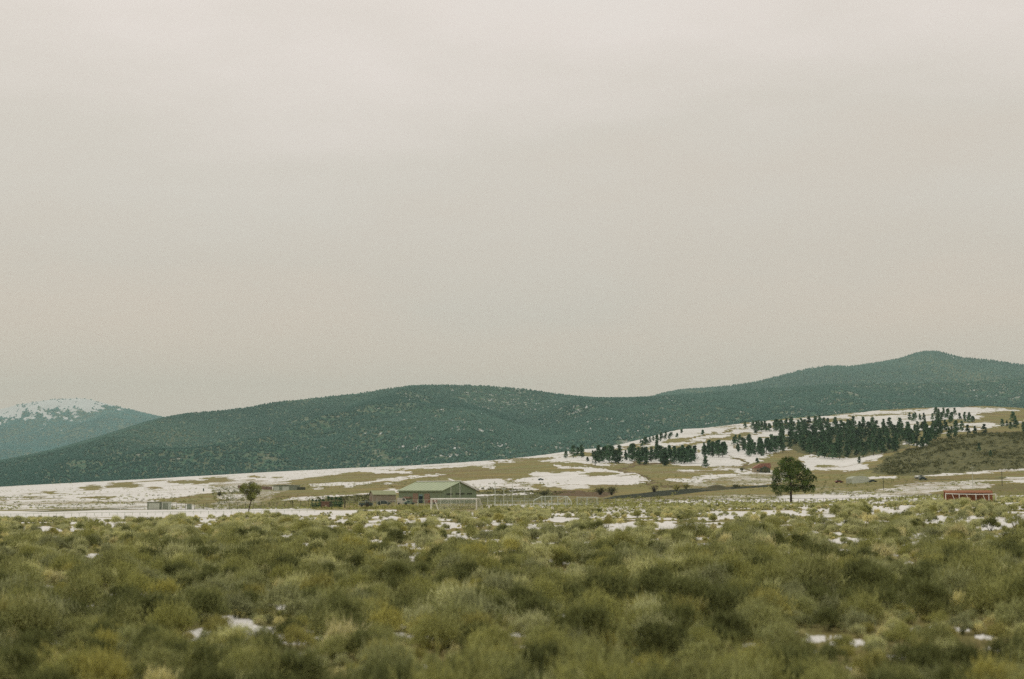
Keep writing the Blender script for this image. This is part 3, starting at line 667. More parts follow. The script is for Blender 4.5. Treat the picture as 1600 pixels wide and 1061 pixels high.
tk = RNG.random(len(TX)) > np.clip(near_snow(TX, TY)*.9 + open_mask(tu, tv)*.93, 0, .97); tk &= ~(open_mask(tu, tv - .22*F/TY) > RNG.uniform(.3, 1.1, len(TX))); tk &= ~((tu > 668) & (tu < 766) & (TY > 198)) & ~((tu < 500) & (TY > 200))
TX, TY, TZ = TX[tk], TY[tk], TZ[tk]; nT = len(TX)
protos = []
for q in range(len(BUSH)):
    for i in near_i:
        if kidx[i] == q:
            protos.append([o for o in COL.objects if o.type == 'MESH' and o.data == BUSH[q][0]][0]); break
scatter('sagebrush_plain', 'wide belt of sagebrush stretching back across the plain', np.concatenate([GX[rest], TX]), np.concatenate([GY[rest], TY]), np.concatenate([GZ[rest], TZ]), np.concatenate([kidx[rest], RNG.choice([0, 2, 3, 5, 8, 8, 9, 10], nT)]), np.concatenate([scl[rest], RNG.uniform(.24, .5, nT)]), np.concatenate([rot[rest], RNG.random(nT)*6.28]), protos)

# low scrub farther out: merged small clumps
def clumps(name, label, x, y, size, mat, seed, nl=26, flat=.7):
    rg = np.random.default_rng(seed); k_ = len(x); z = ground_z(x, y)
    d = rg.standard_normal((k_, nl, 3)); d /= np.linalg.norm(d, axis=2)[..., None]; d[..., 2] = np.abs(d[..., 2])
    c = d*(.35+.6*rg.random((k_, nl)))[..., None]*size[:, None, None]*np.array([1, 1, flat]) + np.stack([x, y, z], -1)[:, None, :]
    dr = d*.6+np.array([0, 0, .5])+rg.standard_normal((k_, nl, 3))*.4; c = c.reshape(-1, 3); dr = dr.reshape(-1, 3); sz = np.repeat(size, nl)[:, None]
    side = np.cross(dr, rg.standard_normal(dr.shape)); side /= np.linalg.norm(side, axis=1)[:, None]
    Vv = np.stack([c, c+dr*sz*.25+side*sz*.16, c+dr*sz*.5, c+dr*sz*.25-side*sz*.16], 1).reshape(-1, 3)
    tone = np.clip(np.repeat(rg.random(k_), nl)*.7+rg.random(k_*nl)*.35, 0, 1)
    o = np_mesh(name, Vv, np.arange(len(Vv)).reshape(-1, 4), 4, mat, attrs={'tone': np.repeat(tone, 4)})
    return tag(o, label, 'scrub', kind='stuff')
def samp(poly, n_, seed):                # points on the ground inside a photo polygon, even per ground area
    rg = np.random.default_rng(seed); us = [p[0] for p in poly]; vs = [p[1] for p in poly]
    u = rg.uniform(min(us), max(us), n_*3); v = rg.uniform(min(vs), max(vs), n_*3); m_ = inpoly(poly, u, v); u, v = u[m_][:n_], v[m_][:n_]
    return [at(a, b_) for a, b_ in zip(u, v)]
def scat_xy(ymin, ymax, dens, seed, cond, umin=-60, umax=1660):
    rg = np.random.default_rng(seed); tmax = float(tan_of(umax)); tmin = float(tan_of(umin)); area = (tmax-tmin)*(ymax**2-ymin**2)/2; n_ = int(area*dens)
    y = np.sqrt(rg.random(n_)*(ymax**2-ymin**2)+ymin**2); x = (tmin+(tmax-tmin)*rg.random(n_))*y
    z = ground_z(x, y); u, v = project(x, y, z); k_ = cond(x, y, u, v, rg); return x[k_], y[k_]
# sparse sage on the snow of the middle distance
def cond_mid(x, y, u, v, rg):
    p = np.interp(v, [740, 760, 785, 800], [.25, .6, .9, .9])*sstep(.38, .6, fbm(x*.03, y*.012, 55, 3))
    p = p*np.where(u < 330, np.interp(v, [770, 780, 796, 797.5], [.12, .5, .55, .0]), 1)
    p = np.where((u > 330) & (u < 620) & (v > 796), 0, p)
    p = np.where(inpoly([(1540,755),(1700,750),(1700,774),(1555,778)], u, v), .1, p)
    p = np.where(inpoly([(812,752),(820,742),(845,737),(905,728),(985,737),(1006,754),(985,757),(900,757)], u, v), .02, p)
    p = np.where((v < 742) & (u > 1000), .06, p); p = np.where((u > 615) & (u < 745) & (v > 770) & (v < 787), .0, p)
    return rg.random(len(x)) < p
xm, ym = scat_xy(212, 520, .10, 5, cond_mid); clumps('middle_scrub', 'low sage dotted over the snowy flats beyond the brush', xm, ym, RNG.uniform(.3, .6, len(xm)), M['sage'], 71, 26)
xm, ym = scat_xy(520, 1000, .03, 6, cond_mid); clumps('far_scrub', 'low sage dotted over the far fields', xm, ym, RNG.uniform(.45, .9, len(xm)), M['sage'], 72, 16)
def cond_hill(x, y, u, v, rg): return inpoly([(1368,736),(1385,722),(1400,712),(1440,697),(1470,688),(1500,682),(1540,677),(1700,675),(1700,735),(1600,734),(1500,738),(1400,744)], u + rg.normal(0, 6, len(u)), v) & (rg.random(len(x)) < .2+.8*sstep(.4, .6, fbm(x*.03, y*.02, 56, 3)))
xm, ym = scat_xy(850, 1330, .06, 8, cond_hill, 1300, 1660); clumps('hillside_scrub', 'dark brush covering the hillside at right', xm, ym, RNG.uniform(.8, 2.0, len(xm)), M['scrub'], 73, 18)
def cond_will(x, y, u, v, rg): return (inpoly([(495,779),(560,775),(612,770),(612,784),(500,788)], u, v) | inpoly([(742,764),(800,763),(885,769),(870,776),(742,772)], u, v)) & (rg.random(len(x)) < .7)
xm, ym = scat_xy(480, 900, .05, 9, cond_will, 300, 900); clumps('willow_thicket', 'dark blue-green thicket around the green barn', xm, ym, RNG.uniform(.5, 1.2, len(xm)), M['scrub'], 74, 20)

def cond_th(x, y, u, v, rg): return inpoly([(328,764),(395,762),(400,785),(340,788)], u, v) & (rg.random(len(x)) < .55)
xm, ym = scat_xy(420, 1000, .05, 10, cond_th, 300, 420); clumps('pale_thicket', 'grey-green thicket on the snow behind the small round-crowned tree', xm, ym, RNG.uniform(.4, .9, len(xm)), M['darkbrush'], 75, 16)
def cond_up(x, y, u, v, rg): return (v > 640) & ~((u > 1163) & (u < 1218) & (v > 715)) & ~((u > 415) & (u < 480) & (v > 750)) & ~((u > 1300) & (u < 1375) & (v > 740)) & (rg.random(len(x)) < .04+.5*sstep(.48, .66, fbm(x*.012, y*.006, 57, 4))) & ~inpoly([(812,752),(820,742),(845,737),(905,728),(985,737),(1006,754),(985,757),(900,757)], u, v)
xm, ym = scat_xy(900, 2450, .018, 11, cond_up); clumps('slope_tufts', 'dry grass and sage poking through the snow of the upper slope', xm, ym, RNG.uniform(.4, .8, len(xm)), M['sage'], 76, 8, .45)

# ------------------------------------------------------------------ pines
def crown_soup(seed, H, Wd, base, n, leaf, width, shape, clump=26, jit=.18):
    """needle clumps through the crown's volume. shape(t)->radius fraction"""
    rg = np.random.default_rng(seed); tt = base + (1-base)*rg.random(clump)**.9; tt[0] = .97; tt[1] = .9
    a = rg.random(clump)*6.283 + np.arange(clump)*2.4; rf = np.array([shape(q) for q in (tt-base)/(1-base)])*(.45+.55*rg.random(clump))
    C_ = np.stack([np.cos(a)*rf*Wd/2, np.sin(a)*rf*Wd/2, tt*H], -1); cr_ = Wd*jit*(.7+.6*rg.random(clump))*(1.15-.6*(tt-base)/(1-base))
    k_ = rg.integers(0, clump, n); d = rg.standard_normal((n, 3)); d /= np.linalg.norm(d, axis=1)[:, None]
    c = C_[k_] + d*(cr_[k_]*rg.random(n)**.45)[:, None]*np.array([1, 1, .62])
    c[:, 2] = np.minimum(c[:, 2], H*1.0)
    dr = d*.8 + np.array([0, 0, .45]) + rg.standard_normal((n, 3))*.4; dr /= np.linalg.norm(dr, axis=1)[:, None]
    Vv = leaves(c, dr, leaf, width, rg); tone = np.clip(rg.random(clump)[k_]*.75 + rg.random(n)*.35, 0, 1)
    return Vv, np.repeat(tone, 4), C_
def pine_proto(seed, H, Wd, base, mat, n=1100, leaf=.95, width=.27, shape=lambda t: (1-t*.93)**.8*min(1, .6+t*3.0), clump=34, jit=.155):
    Vv, tn, C_ = crown_soup(seed, H, Wd, base, n, leaf, width, shape, clump, jit)
    cr = np_mesh('crown', Vv, np.arange(len(Vv)).reshape(-1, 4), 4, mat, attrs={'tone': tn}, link=False)
    mb = MB(); mb.tube([(0, 0, -.4), (.05, 0, H*.4), (0, .05, H*.9)], H*.022, H*.006, 6)
    for p_ in C_[::3]: mb.tube([(0, 0, p_[2]*.86), tuple(p_)], H*.007, H*.003, 4, False)
    tr = mb.build('trunk', M['bark'])
    a, b_ = cr.data, tr.data; bpy.data.objects.remove(cr); bpy.data.objects.remove(tr); return a, b_, H
PP = []
for i, (H, W_, bs) in enumerate(((13, 7.0, .12), (12, 6.0, .08), (14, 6.2, .15), (11, 6.2, .10), (12.5, 5.0, .08), (13, 7.4, .16), (9, 6.2, .06))):
    PP.append(pine_proto(200+i, H, W_, bs, M['pine']))
first_pine = {}
def pine(u, v, hpx, label, group=None, k_=None, wide=1., name='pine_tree'):
    p_ = at(u, v); k_ = random.randrange(len(PP)) if k_ is None else k_
    H = hpx/ppm(p_); s_ = H/PP[k_][2]
    e = empty(name, p_, random.random()*6.28, label, 'tree', group); e.scale = (s_*wide*random.uniform(1.05, 1.4), s_*wide*random.uniform(1.05, 1.4), s_)
    for nm_, me in (('crown', PP[k_][0]), ('trunk', PP[k_][1])):
        o = bpy.data.objects.new(nm_, me); COL.objects.link(o); o.parent = e
    return e
npine = 0
SING = [
 (884,716,11,'small round dark pine standing alone at the left end of the snowy hillside trees', 3),
 (918,721.5,7,'tiny low pine at the foot of the left pair of hillside pines', 6),
 (930,728,23,'lowest pine of the left hillside cluster, reaching down onto the snow', 2),
 (978,720,16,'thin pine between the left clusters of hillside pines', 4),
 (1103,731,18,'single dark pine standing in front of the round snow field', 0),
 (1065,677,6,'tiny dark pine by itself high on the banded slope, left one of two', 6),
 (1098,680,8,'small dark pine by itself high on the banded slope, right one of two', 6),
 (1183,724,8,'small dark pine just above the red-roofed house', 6),
 (1182,678,19,'slim tall pine standing apart in the upper tree row', 4),
 (1264,671,20,'full dark pine standing apart above the left edge of the dense grove', 1),
 (1343,724,10,'small pine at the lower edge of the dense grove, beside a snow streak', 3),
 (1530,707,14,'dark shrubby pine in the middle of the brush-covered hillside', 5),
 (1548,713,9,'small dark pine low on the brush-covered hillside, the right one', 3),
 (1583,660,17,'tallest pine of the small group by the right edge of the frame', 0),
 (401,760,5,'tiny dark conifer on the snow above the small round-crowned tree', 4),
 (318,768,5,'tiny dark conifer at the left of the low thicket', 4),
]
for u, v, h, lb, k_ in SING: pine(u, v, h, lb, None, k_); npine += 1
def grp(lst, label, group):
    global npine
    for it in lst: pine(it[0], it[1], it[2], label, group, it[3] if len(it) > 3 else None); npine += 1
grp([(896,715.5,19),(909,715.5,20),(903,713,13)], 'dark pine of the pair-like clump at the left end of the hillside', 'pines of the leftmost hillside clump')
grp([(936,723,26),(944,721.5,22),(952,722.5,26),(957,720,22),(967,724,27),(961,724,20),(926,716,12),(947,716,18)], 'dark pine in the second hillside clump from the left, above the dirt track', 'pines of the second hillside clump')
grp([(1058,684,7),(1047,683,7),(1050,681,6)], 'little pine at the right end of the upper thin tree line', 'little pines ending the upper tree line')
def grove(poly, cnt, h0, h1, label, group, seed, spread=1.):
    global npine
    rg = random.Random(seed); us = [p[0] for p in poly]; vs = [p[1] for p in poly]; out = []; tries = 0
    while len(out) < cnt and tries < 6000:
        tries += 1; u = rg.uniform(min(us), max(us)); v = rg.uniform(min(vs), max(vs))
        if not inpoly(poly, np.array([u]), np.array([v]))[0]: continue
        dmin = spread*3.2*(1-tries/6000)
        if any(abs(u-a)*.55 < dmin and abs(v-b_) < dmin*.7 for a, b_ in out): continue
        out.append((u, v))
    random.seed(seed)
    mu = sum(a for a, _ in out)/len(out); mv_ = sum(b_ for _, b_ in out)/len(out); u0_, u1_ = min(a for a, _ in out), max(a for a, _ in out)
    for u, v in out:
        if len(out) > 12:
            zc = ('left', 'middle', 'right')[min(2, int((u-u0_)/(u1_-u0_+1e-6)*3))]; zr_ = 'back' if v < mv_ else 'front'
            pine(u, v, rg.uniform(h0, h1), '%s, %s %s' % (label, zc, zr_), '%s, %s %s' % (group, zc, zr_))
        else: pine(u, v, rg.uniform(h0, h1), label, group)
        npine += 1
grove([(985,712),(1000,716),(1040,714),(1075,714),(1092,718),(1085,724),(1040,728),(1000,727),(985,720)], 32, 17, 24, 'dark pine in the long hillside clump between dirt track and snow field', 'pines of the long middle clump', 1)
grove([(1000,694),(1030,686),(1048,680),(1050,685),(1020,693),(1003,699)], 14, 7, 10, 'small pine in the thin dark tree line high on the slope', 'pines of the thin upper tree line', 2)
grove([(1098,708),(1136,706),(1137,714),(1100,716)], 13, 16, 23, 'dark pine in the clump above the round snow field', 'pines above the round snow field', 3)
grove([(1140,692),(1168,690),(1180,696),(1166,712),(1150,712)], 9, 11, 16, 'loosely spaced pine left of the two square clumps', 'loosely spaced hillside pines', 4)
grove([(1163,704),(1190,702),(1190,713),(1166,714)], 9, 16, 22, 'dark pine in the square clump left of the lone big pine', 'pines of the square clump', 5)
grove([(1194,700),(1226,698),(1230,708),(1197,711)], 10, 16, 22, 'dark pine in the clump just up-left of the lone big pine', 'pines of the clump by the lone pine', 6)
grove([(1158,671),(1176,671),(1212,673),(1215,669),(1232,668),(1258,666),(1262,670),(1236,676),(1215,676),(1190,675)], 22, 12, 17, 'dark pine in the broken upper row of hillside trees', 'pines of the broken upper row', 7, 1.4)
grove([(1272,667),(1292,664),(1296,670),(1276,672)], 6, 14, 19, 'dark pine of the clump rising above the left part of the dense grove', 'pines above the grove, left', 8)
GROVE = [(1216,690),(1240,684),(1262,678),(1300,672),(1360,669),(1412,672),(1424,680),(1428,694),(1400,706),(1370,712),(1345,716),(1300,718),(1264,712),(1250,700),(1228,700)]
grove(GROVE, 112, 16, 23, 'dark pine inside the large dense hillside grove', 'pines of the large dense grove', 9, 1.6)
grove([(1424,674),(1440,668),(1470,667),(1500,670),(1530,675),(1545,678),(1520,682),(1480,686),(1455,694),(1440,706),(1424,700)], 34, 13, 19, 'dark pine in the looser right wing of the grove', 'pines of the looser right wing', 10, 1.4) if True else None
grove([(1418,656),(1445,655),(1465,650),(1490,650),(1524,659),(1515,664),(1470,660),(1430,660)], 21, 10, 15, 'dark pine in the top row near the crest, above the right wing', 'pines of the top row', 11)
grove([(1560,664),(1600,660),(1600,676),(1585,672),(1562,667)], 7, 9, 14, 'dark pine in the small group at the right edge of the frame', 'pines at the right edge', 12)
print('pines', npine)

# ------------------------------------------------------------------ painted metal, wood and glass
M['barn_wall'] = simple('barn_wall', (.225, .28, .17), (.19, .24, .15), .5, .6, vscale=(3, 3, .3))
M['barn_roof'] = simple('barn_roof', (.33, .38, .22), (.28, .33, .195), .35, .55, vscale=(1, 3, 1))
M['brown_door'] = simple('brown_door', (.30, .205, .145), (.26, .18, .13), 1)
M['dark_open'] = simple('dark_opening', (.012, .03, .035), None, 1)
M['pale_blue'] = simple('pale_blue_glass', (.2, .32, .33), None, 1, .3)
M['red_paint'] = simple('red_paint', (.26, .095, .06), (.2, .08, .05), 1)
M['white_paint'] = simple('white_paint', (.80, .78, .70), (.7, .68, .6), 2, .5)
M['galv'] = simple('galvanised', (.58, .62, .52), (.46, .5, .42), 2, .5, .2)
M['dark_post'] = simple('dark_post', (.09, .09, .06), None, 3)
M['rust_roof'] = simple('rust_roof', (.34, .17, .12), (.28, .14, .1), .6)
M['tan_wall'] = simple('tan_wall', (.36, .30, .19), None, 1)
M['khaki_roof'] = simple('khaki_roof', (.30, .31, .17), (.25, .27, .15), .6)
M['pink_wall'] = simple('pink_wall', (.36, .30, .22), (.3, .26, .19), 1)
M['grey_metal'] = simple('grey_metal', (.27, .30, .22), (.22, .26, .19), .8, .6)
M['grey_roof'] = simple('grey_roof', (.36, .38, .28), None, .8, .6)
M['snowmat'] = simple('snow_cover', (.70, .69, .65), (.62, .61, .58), .8)
M['tire'] = simple('tyre', (.02, .02, .02)); M['glass'] = simple('car_glass', (.03, .05, .055), None, 2, .15)
M['car_white'] = simple('car_white', (.62, .60, .52), None, 1, .35); M['car_dark'] = simple('car_dark', (.05, .08, .07), None, 1, .35); M['car_green'] = simple('car_green', (.16, .25, .19), None, 1, .35)
M['car_red'] = simple('car_red', (.20, .07, .05), None, 1, .35); M['car_silver'] = simple('car_silver', (.35, .38, .34), None, 1, .35)
M['maroon'] = simple('weathered_red_boards', (.20, .12, .085), (.15, .10, .07), 1.5, vscale=(4, 4, .5))
M['rust_board'] = simple('rust_boards', (.30, .125, .06), (.23, .10, .05), 1.2, vscale=(3, 3, .6))
M['dirt'] = simple('dirt', (.10, .09, .045), (.07, .07, .035), .6)

def gable(name, label, cat, loc, rz, W_, L_, wh, rh, wall, roof, over=.35, parts=(), group=None):
    """W_ along local x (gable side at y=0), L_ along local y. parts: (name, side, a0, a1, z0, z1, material[, out])"""
    e = empty(name, loc, rz, label, cat, group)
    MB().prism([(0, -1), (W_, -1), (W_, wh), (W_/2, rh), (0, wh)], 'y', 0, L_).build('wall', wall, e)
    k_ = (rh-wh)/(W_/2); t_ = .18
    MB().prism([(-over, wh-k_*over+.02), (W_/2, rh+.02), (W_+over, wh-k_*over+.02), (W_+over, wh-k_*over+t_), (W_/2, rh+t_), (-over, wh-k_*over+t_)], 'y', -over, L_+over).build('roof', roof, e)
    for p_ in parts:
        nm_, side, a0, a1, z0, z1, mt_ = p_[:7]; d_ = p_[7] if len(p_) > 7 else .06
        if side == 'left': mb = MB().box(-d_, .02, a0, a1, z0, z1)
        elif side == 'gable': mb = MB().box(a0, a1, -d_, .02, z0, z1)
        else: mb = MB().box(W_-.02, W_+d_, a0, a1, z0, z1)
        mb.build(nm_, mt_, e)
    return e
# --- the big green barn: near corner at photo column 692
p = ongrd(692, 500); p.z -= .1; a_ = R(40)
barn = gable('green_barn', 'long green metal barn with pale green roof and brown doors, behind the soccer goal', 'barn', p, a_, 15, 26.5, 4.7, 7.6, M['barn_wall'], M['barn_roof'], .35, [
    ('door', 'left', 14.6, 17.8, .1, 3.7, M['brown_door'], .10), ('door', 'left', 7.6, 10.8, .1, 3.6, M['brown_door'], .12),
    ('opening', 'left', 11.9, 14.0, .1, 2.7, M['dark_open'], .08), ('window', 'left', 11.9, 14.0, 2.75, 3.3, M['pale_blue'], .08),
    ('awning', 'left', 18.5, 22.5, 1.9, 2.5, M['brown_door'], .9),
    ('window', 'gable', 1.5, 4.2, 3.1, 3.7, M['dkgreen']), ('window', 'gable', 5.6, 7.4, 3.3, 3.8, M['dkgreen']), ('window', 'gable', 8.0, 9.6, 3.3, 3.8, M['dkgreen']), ('window', 'gable', 10.6, 12.9, 3.3, 3.8, M['dkgreen'])])
MB().prism([(7.4, 7.62), (15.5, 4.5), (15.5, 5.0), (7.6, 8.2)], 'y', -.65, 26).build('roof_snow', M['snowmat'], barn)
for y_ in np.arange(1.2, 26, 2.4):       # standing seams
    MB().prism([(-.35, 4.62), (7.5, 7.66), (7.5, 7.84), (-.35, 4.80)], 'y', y_, y_+.07).build('roof_seam', M['barn_roof'], barn)
MB().box(7.3, 7.7, -.5, 27, 7.72, 7.95).build('ridge_cap', M['barn_roof'], barn)
MB().box(-.55, -.3, -.4, 26.9, 4.3, 4.55).build('gutter', M['barn_wall'], barn)
MB().tube([(7.6, -.2, .2), (7.6, -.2, 7.0)], .09).build('downpipe', M['galv'], barn)
# --- low shed left of it
p = ongrd(577, 540)
gable('low_shed', 'low khaki-roofed shed just left of the green barn', 'shed', p, R(-90)+R(18)+R(90)*0, 7, 8.6, 2.9, 4.3, M['pink_wall'], M['khaki_roof'], .3, [('door', 'gable', 2, 4.5, 0, 2.3, M['brown_door'])])
# --- long grey shed on the slope
p = at(427, 766.5); L_ = 38/ppm(p)
gable('long_grey_shed', 'long low grey-green metal shed on the grassy slope, up-left of the green barn', 'shed', p, 0, L_, 9, 3.0, 3.4, M['grey_metal'], M['grey_roof'], .5, [('side_panel', 'gable', .5, 3.5, .1, 2.4, M['galv']), ('side_panel', 'gable', 5.5, 9.5, .1, 2.4, M['galv'])])
def board_fence(name, label, u0, u1, v0, v1, hpx, mt_, n_, rails=2, wire=False, yk=None, group=None, rmat=None, cat='fence', solid=False):
    pts = [ (at(u0+(u1-u0)*i/n_, v0+(v1-v0)*i/n_) if yk is None else ongrd(u0+(u1-u0)*i/n_, yk[0]+(yk[1]-yk[0])*i/n_)) for i in range(n_+1)]
    e = empty(name, pts[0], 0, label, cat, group); o = pts[0]; h = hpx/ppm(pts[0])
    for i, q in enumerate(pts):
        r_ = q-o; MB().tube([r_+Vector((0, 0, -.3)), r_+Vector((0, 0, h))], max(.05, h*.03), n=5).build('post', mt_, e)
    for k_ in range(rails):
        z_ = h*(.98 if k_ == 0 else .98-k_*.9/max(1, rails-1) if rails > 1 else .98)
        MB().tube([(q-o)+Vector((0, 0, z_)) for q in pts], max(.03, h*.014), n=4, cap=True).build('rail', rmat or mt_, e)
    if wire:
        mb = MB()
        for A, B in zip(pts, pts[1:]): mb.quad(A-o, B-o, B-o+Vector((0, 0, h*.95)), A-o+Vector((0, 0, h*.95)))
        mb.build('wire_mesh', M['chain'], e)
    if solid:
        for A, B in zip(pts, pts[1:]):
            mb = MB(); A_ = A-o; B_ = B-o; d_ = Vector((0, .08, 0)); 
            v = [mb.bm.verts.new(q) for q in (A_, B_, B_+Vector((0,0,h*.92)), A_+Vector((0,0,h*.92)), A_+d_, B_+d_, B_+d_+Vector((0,0,h*.92)), A_+d_+Vector((0,0,h*.92)))]
            for f in ((0,1,2,3),(7,6,5,4),(0,4,5,1),(1,5,6,2),(2,6,7,3),(3,7,4,0)): mb.bm.faces.new([v[i] for i in f])
            mb.build('board_panel', rmat or mt_, e)
    return e
board_fence('board_fence', 'weathered brown board fence joining the left end of the long grey shed', 372, 425, 763, 765.5, 5, M['dark_post'], 6, 1, solid=True, rmat=M['maroon'])
board_fence('board_fence', 'short dark board fence at the right end of the long grey shed', 465, 477, 765.5, 765.5, 4.5, M['dark_post'], 2, 1, solid=True, rmat=M['dkgreen'])
# --- chain link and rail fences
board_fence('rail_fence', 'long low wire fence with thin posts along the far edge of the brush at left', -30, 492, 0, 0, 5, M['galv'], 44, 1, yk=(222, 250))
board_fence('chain_link_fence', 'chain-link fence with thin dark posts behind the small round-crowned tree', 322, 482, 0, 0, 11, M['dark_post'], 13, 2, True, yk=(440, 470))
board_fence('chain_link_fence', 'faint chain-link fence across the snow at the far left', 60, 226, 0, 0, 8, M['galv'], 12, 1, True, yk=(430, 440))
board_fence('chain_link_fence', 'chain-link fence with dark posts right of the pale shed on the left snow field', 262, 325, 0, 0, 10, M['dark_post'], 9, 2, True, yk=(445, 452))
board_fence('chain_link_fence', 'chain-link fence in front of the green barn doors', 560, 675, 0, 0, 9, M['galv'], 10, 1, True, yk=(400, 400))
board_fence('chain_link_fence', 'chain-link fence between the goal and the baseball backstop', 762, 834, 0, 0, 9, M['galv'], 7, 1, True, yk=(330, 330))
board_fence('wire_fence', 'wire fence with thin posts passing below the lone big pine', 1040, 1475, 0, 0, 8, M['dark_post'], 44, 2, yk=(330, 300))
board_fence('pasture_fence', 'short dark pole fence on the snow left of the red-roofed house', 1113, 1162, 731, 729.5, 3, M['dark_post'], 9, 1)
board_fence('corral_fence', 'pale pipe corral fence right of the poles, behind the baseball backstop', 765, 962, 0, 0, 10, M['grey_metal'], 22, 2, yk=(400, 380))
board_fence('corral_fence', 'dark pole corral fence left of the low khaki shed', 540, 612, 0, 0, 8, M['dark_post'], 12, 2, yk=(425, 425))
board_fence('chain_link_fence', 'tall faint chain-link fence behind the soccer goal', 676, 762, 0, 0, 15, M['galv'], 7, 1, True, yk=(300, 300))
# --- pale field shed and small box behind the fence at left
p = ongrd(230, 455); W_ = 21/ppm(p)
e = empty('field_shed', p, 0, 'pale grey-green box shed with two wide doors behind the fence at left', 'shed'); MB().box(0, W_, 0, 3.2, -.3, 2.35).build('wall', M['grey_metal'], e); MB().box(-.15, W_+.15, -.25, 3.4, 2.36, 2.5).build('roof', M['grey_roof'], e); MB().box(.5, W_*.9, -.05, .01, .1, 2.1).build('door', M['galv'], e)
p = ongrd(252.5, 455); W_ = 11.5/ppm(p)
e = empty('field_shed', p, 0, 'narrower pale metal shed with ribbed front right beside the wide field shed', 'shed'); MB().box(0, W_, 0, 3, -.3, 2.4).build('wall', M['galv'], e); MB().box(-.1, W_+.1, -.2, 3.1, 2.41, 2.52).build('roof', M['grey_roof'], e); MB().box(.4, W_-.4, -.05, .01, .1, 2.1).build('door', M['grey_metal'], e)
p = ongrd(292, 455); W_ = 6.5/ppm(p)
e = empty('equipment_box', p, 0, 'small upright pale grey box standing behind the fence', 'box'); MB().box(0, W_, 0, 1.1, -.3, 1.7).build('cabinet', M['grey_metal'], e); MB().box(-.08, W_+.08, -.08, 1.18, 1.71, 1.8).build('lid', M['galv'], e)
# football posts of the left field, thin and white
for u0, lb in ((120, 'thin white goalpost of the snow field at far left, left upright'), (127.5, 'thin white goalpost of the snow field at far left, right upright with short crossbar'), (188, 'thin pale pole standing on the snow field left of the field shed')):
    p = ongrd(u0, 440); e = empty('field_post', p, 0, lb, 'post'); h = 16/ppm(p) if u0 < 130 else 13/ppm(p)
    MB().tube([(0, 0, -.3), (0, 0, h)], .09, n=6).build('upright', M['white_paint'], e); MB().tube([(0, 0, h*.62), (.8, 0, h*.62)], .06).build('crossbar', M['white_paint'], e)
# --- poles
def pole(u, vt, Y, label, light=False, mt_=None, r_=.09, name='light_pole', arm=False, double=False):
    p = ongrd(u, Y); zt_ = CAMZ + float(slope_of(vt))*Y; h = zt_-p.z
    e = empty(name, p, 0, label, 'pole'); mt_ = mt_ or M['galv']
    MB().tube([(0, 0, -.4), (0, 0, h)], r_*1.2, r_*.8, 7).build('pole_shaft', mt_, e)
    if arm: MB().box(-.9, .9, -.06, .06, h-.5, h-.36).build('crossarm', mt_, e)
    if light: MB().box(-.5, .5, -.18, .18, h-.1, h+.16).build('lamp_head', mt_, e)
    return e
pole(773.5, 756, 330, 'tall thin pale pole just right of the soccer goal', True); pole(787, 764, 330, 'thinner pole right of the tall one, with no crossarm', True, r_=.06)
pole(800.5, 748, 330, 'faint thin pole, third to the right of the soccer goal', False, r_=.055); pole(704.5, 757, 330, 'thin pole in front of the gable of the green barn', False, r_=.07); pole(718, 754, 340, 'faint pole in front of the barn gable, right of the first one', False, r_=.05)
pole(793, 783, 290, 'very short pale post among the poles right of the goal', False, r_=.07, name='short_post')
pole(589, 778, 380, 'thin pale pole in front of the low khaki shed', False, r_=.06); pole(653, 782, 330, 'short thin pole in front of the dark barn opening', False, r_=.06, name='short_post')
pole(1381, 746, 620, 'wooden utility pole right of the arched grey shed', False, M['dark_post'], .13, 'utility_pole', True); pole(1521, 729, 560, 'pale utility pole with short crossarm above the red shelter', False, M['galv'], .1, 'utility_pole', True); pole(1567, 736, 600, 'dark wooden utility pole near the right edge', False, M['dark_post'], .14, 'utility_pole', True)
pole(538.5, 779, 400, 'short dark post standing right of the red-brown box shed', False, M['dark_post'], .14, name='short_post')
pole(820, 745, 420, 'hair-thin pole on the snow left of the backstop', False, M['galv'], .05)
# --- soccer goal
def goal(loc, rz, label, Wg=7.32, H=2.3, d_=2.0):
    e = empty('soccer_goal', loc, rz, label, 'goal'); r_ = .085; wp = M['white_paint']
    for x_ in (0, Wg):
        MB().tube([(x_, 0, -.2), (x_, 0, H)], r_, n=8).build('goalpost', wp, e)
        MB().tube([(x_, 0, H), (x_, .75, H), (x_, .98, H-.1), (x_, 1.15, H-.35), (x_, d_, .05)], r_*.8, n=6).build('back_stay', wp, e)
        MB().tube([(x_, 0, .05), (x_, d_, .05)], r_*.6, n=6).build('ground_bar', wp, e)
    MB().tube([(-.06, 0, H), (Wg+.06, 0, H)], r_, n=8).build('crossbar', wp, e)
    MB().tube([(0, d_, .05), (Wg, d_, .05)], r_*.6, n=6).build('ground_bar', wp, e)
    mb = MB(); mb.quad((0, .75, H-.03), (Wg, .75, H-.03), (Wg, d_, .05), (0, d_, .05)); mb.quad((0, 0, H-.04), (Wg, 0, H-.04), (Wg, .75, H-.04), (0, .75, H-.04))
    for x_ in (.02, Wg-.02): mb.quad((x_, 0, 0), (x_, d_, .05), (x_, .75, H-.03), (x_, 0, H-.04))
    nt_ = MB()
    for k_ in range(1, 30):
        x_ = Wg*k_/30; nt_.tube([(x_, .75, H-.03), (x_, d_, .06)], .006, n=3, cap=False)
    for k_ in range(1, 10):
        f_ = k_/10; nt_.tube([(0, .75+(d_-.75)*f_, H*(1-f_)), (Wg, .75+(d_-.75)*f_, H*(1-f_))], .006, n=3, cap=False)
    mb.build('net', M['net'], e); nt_.build('net_cords', M['white_paint'], e); return e
p = ongrd(673.5, 203); p.z = CAMZ + float(slope_of(779.5))*203 - 2.3
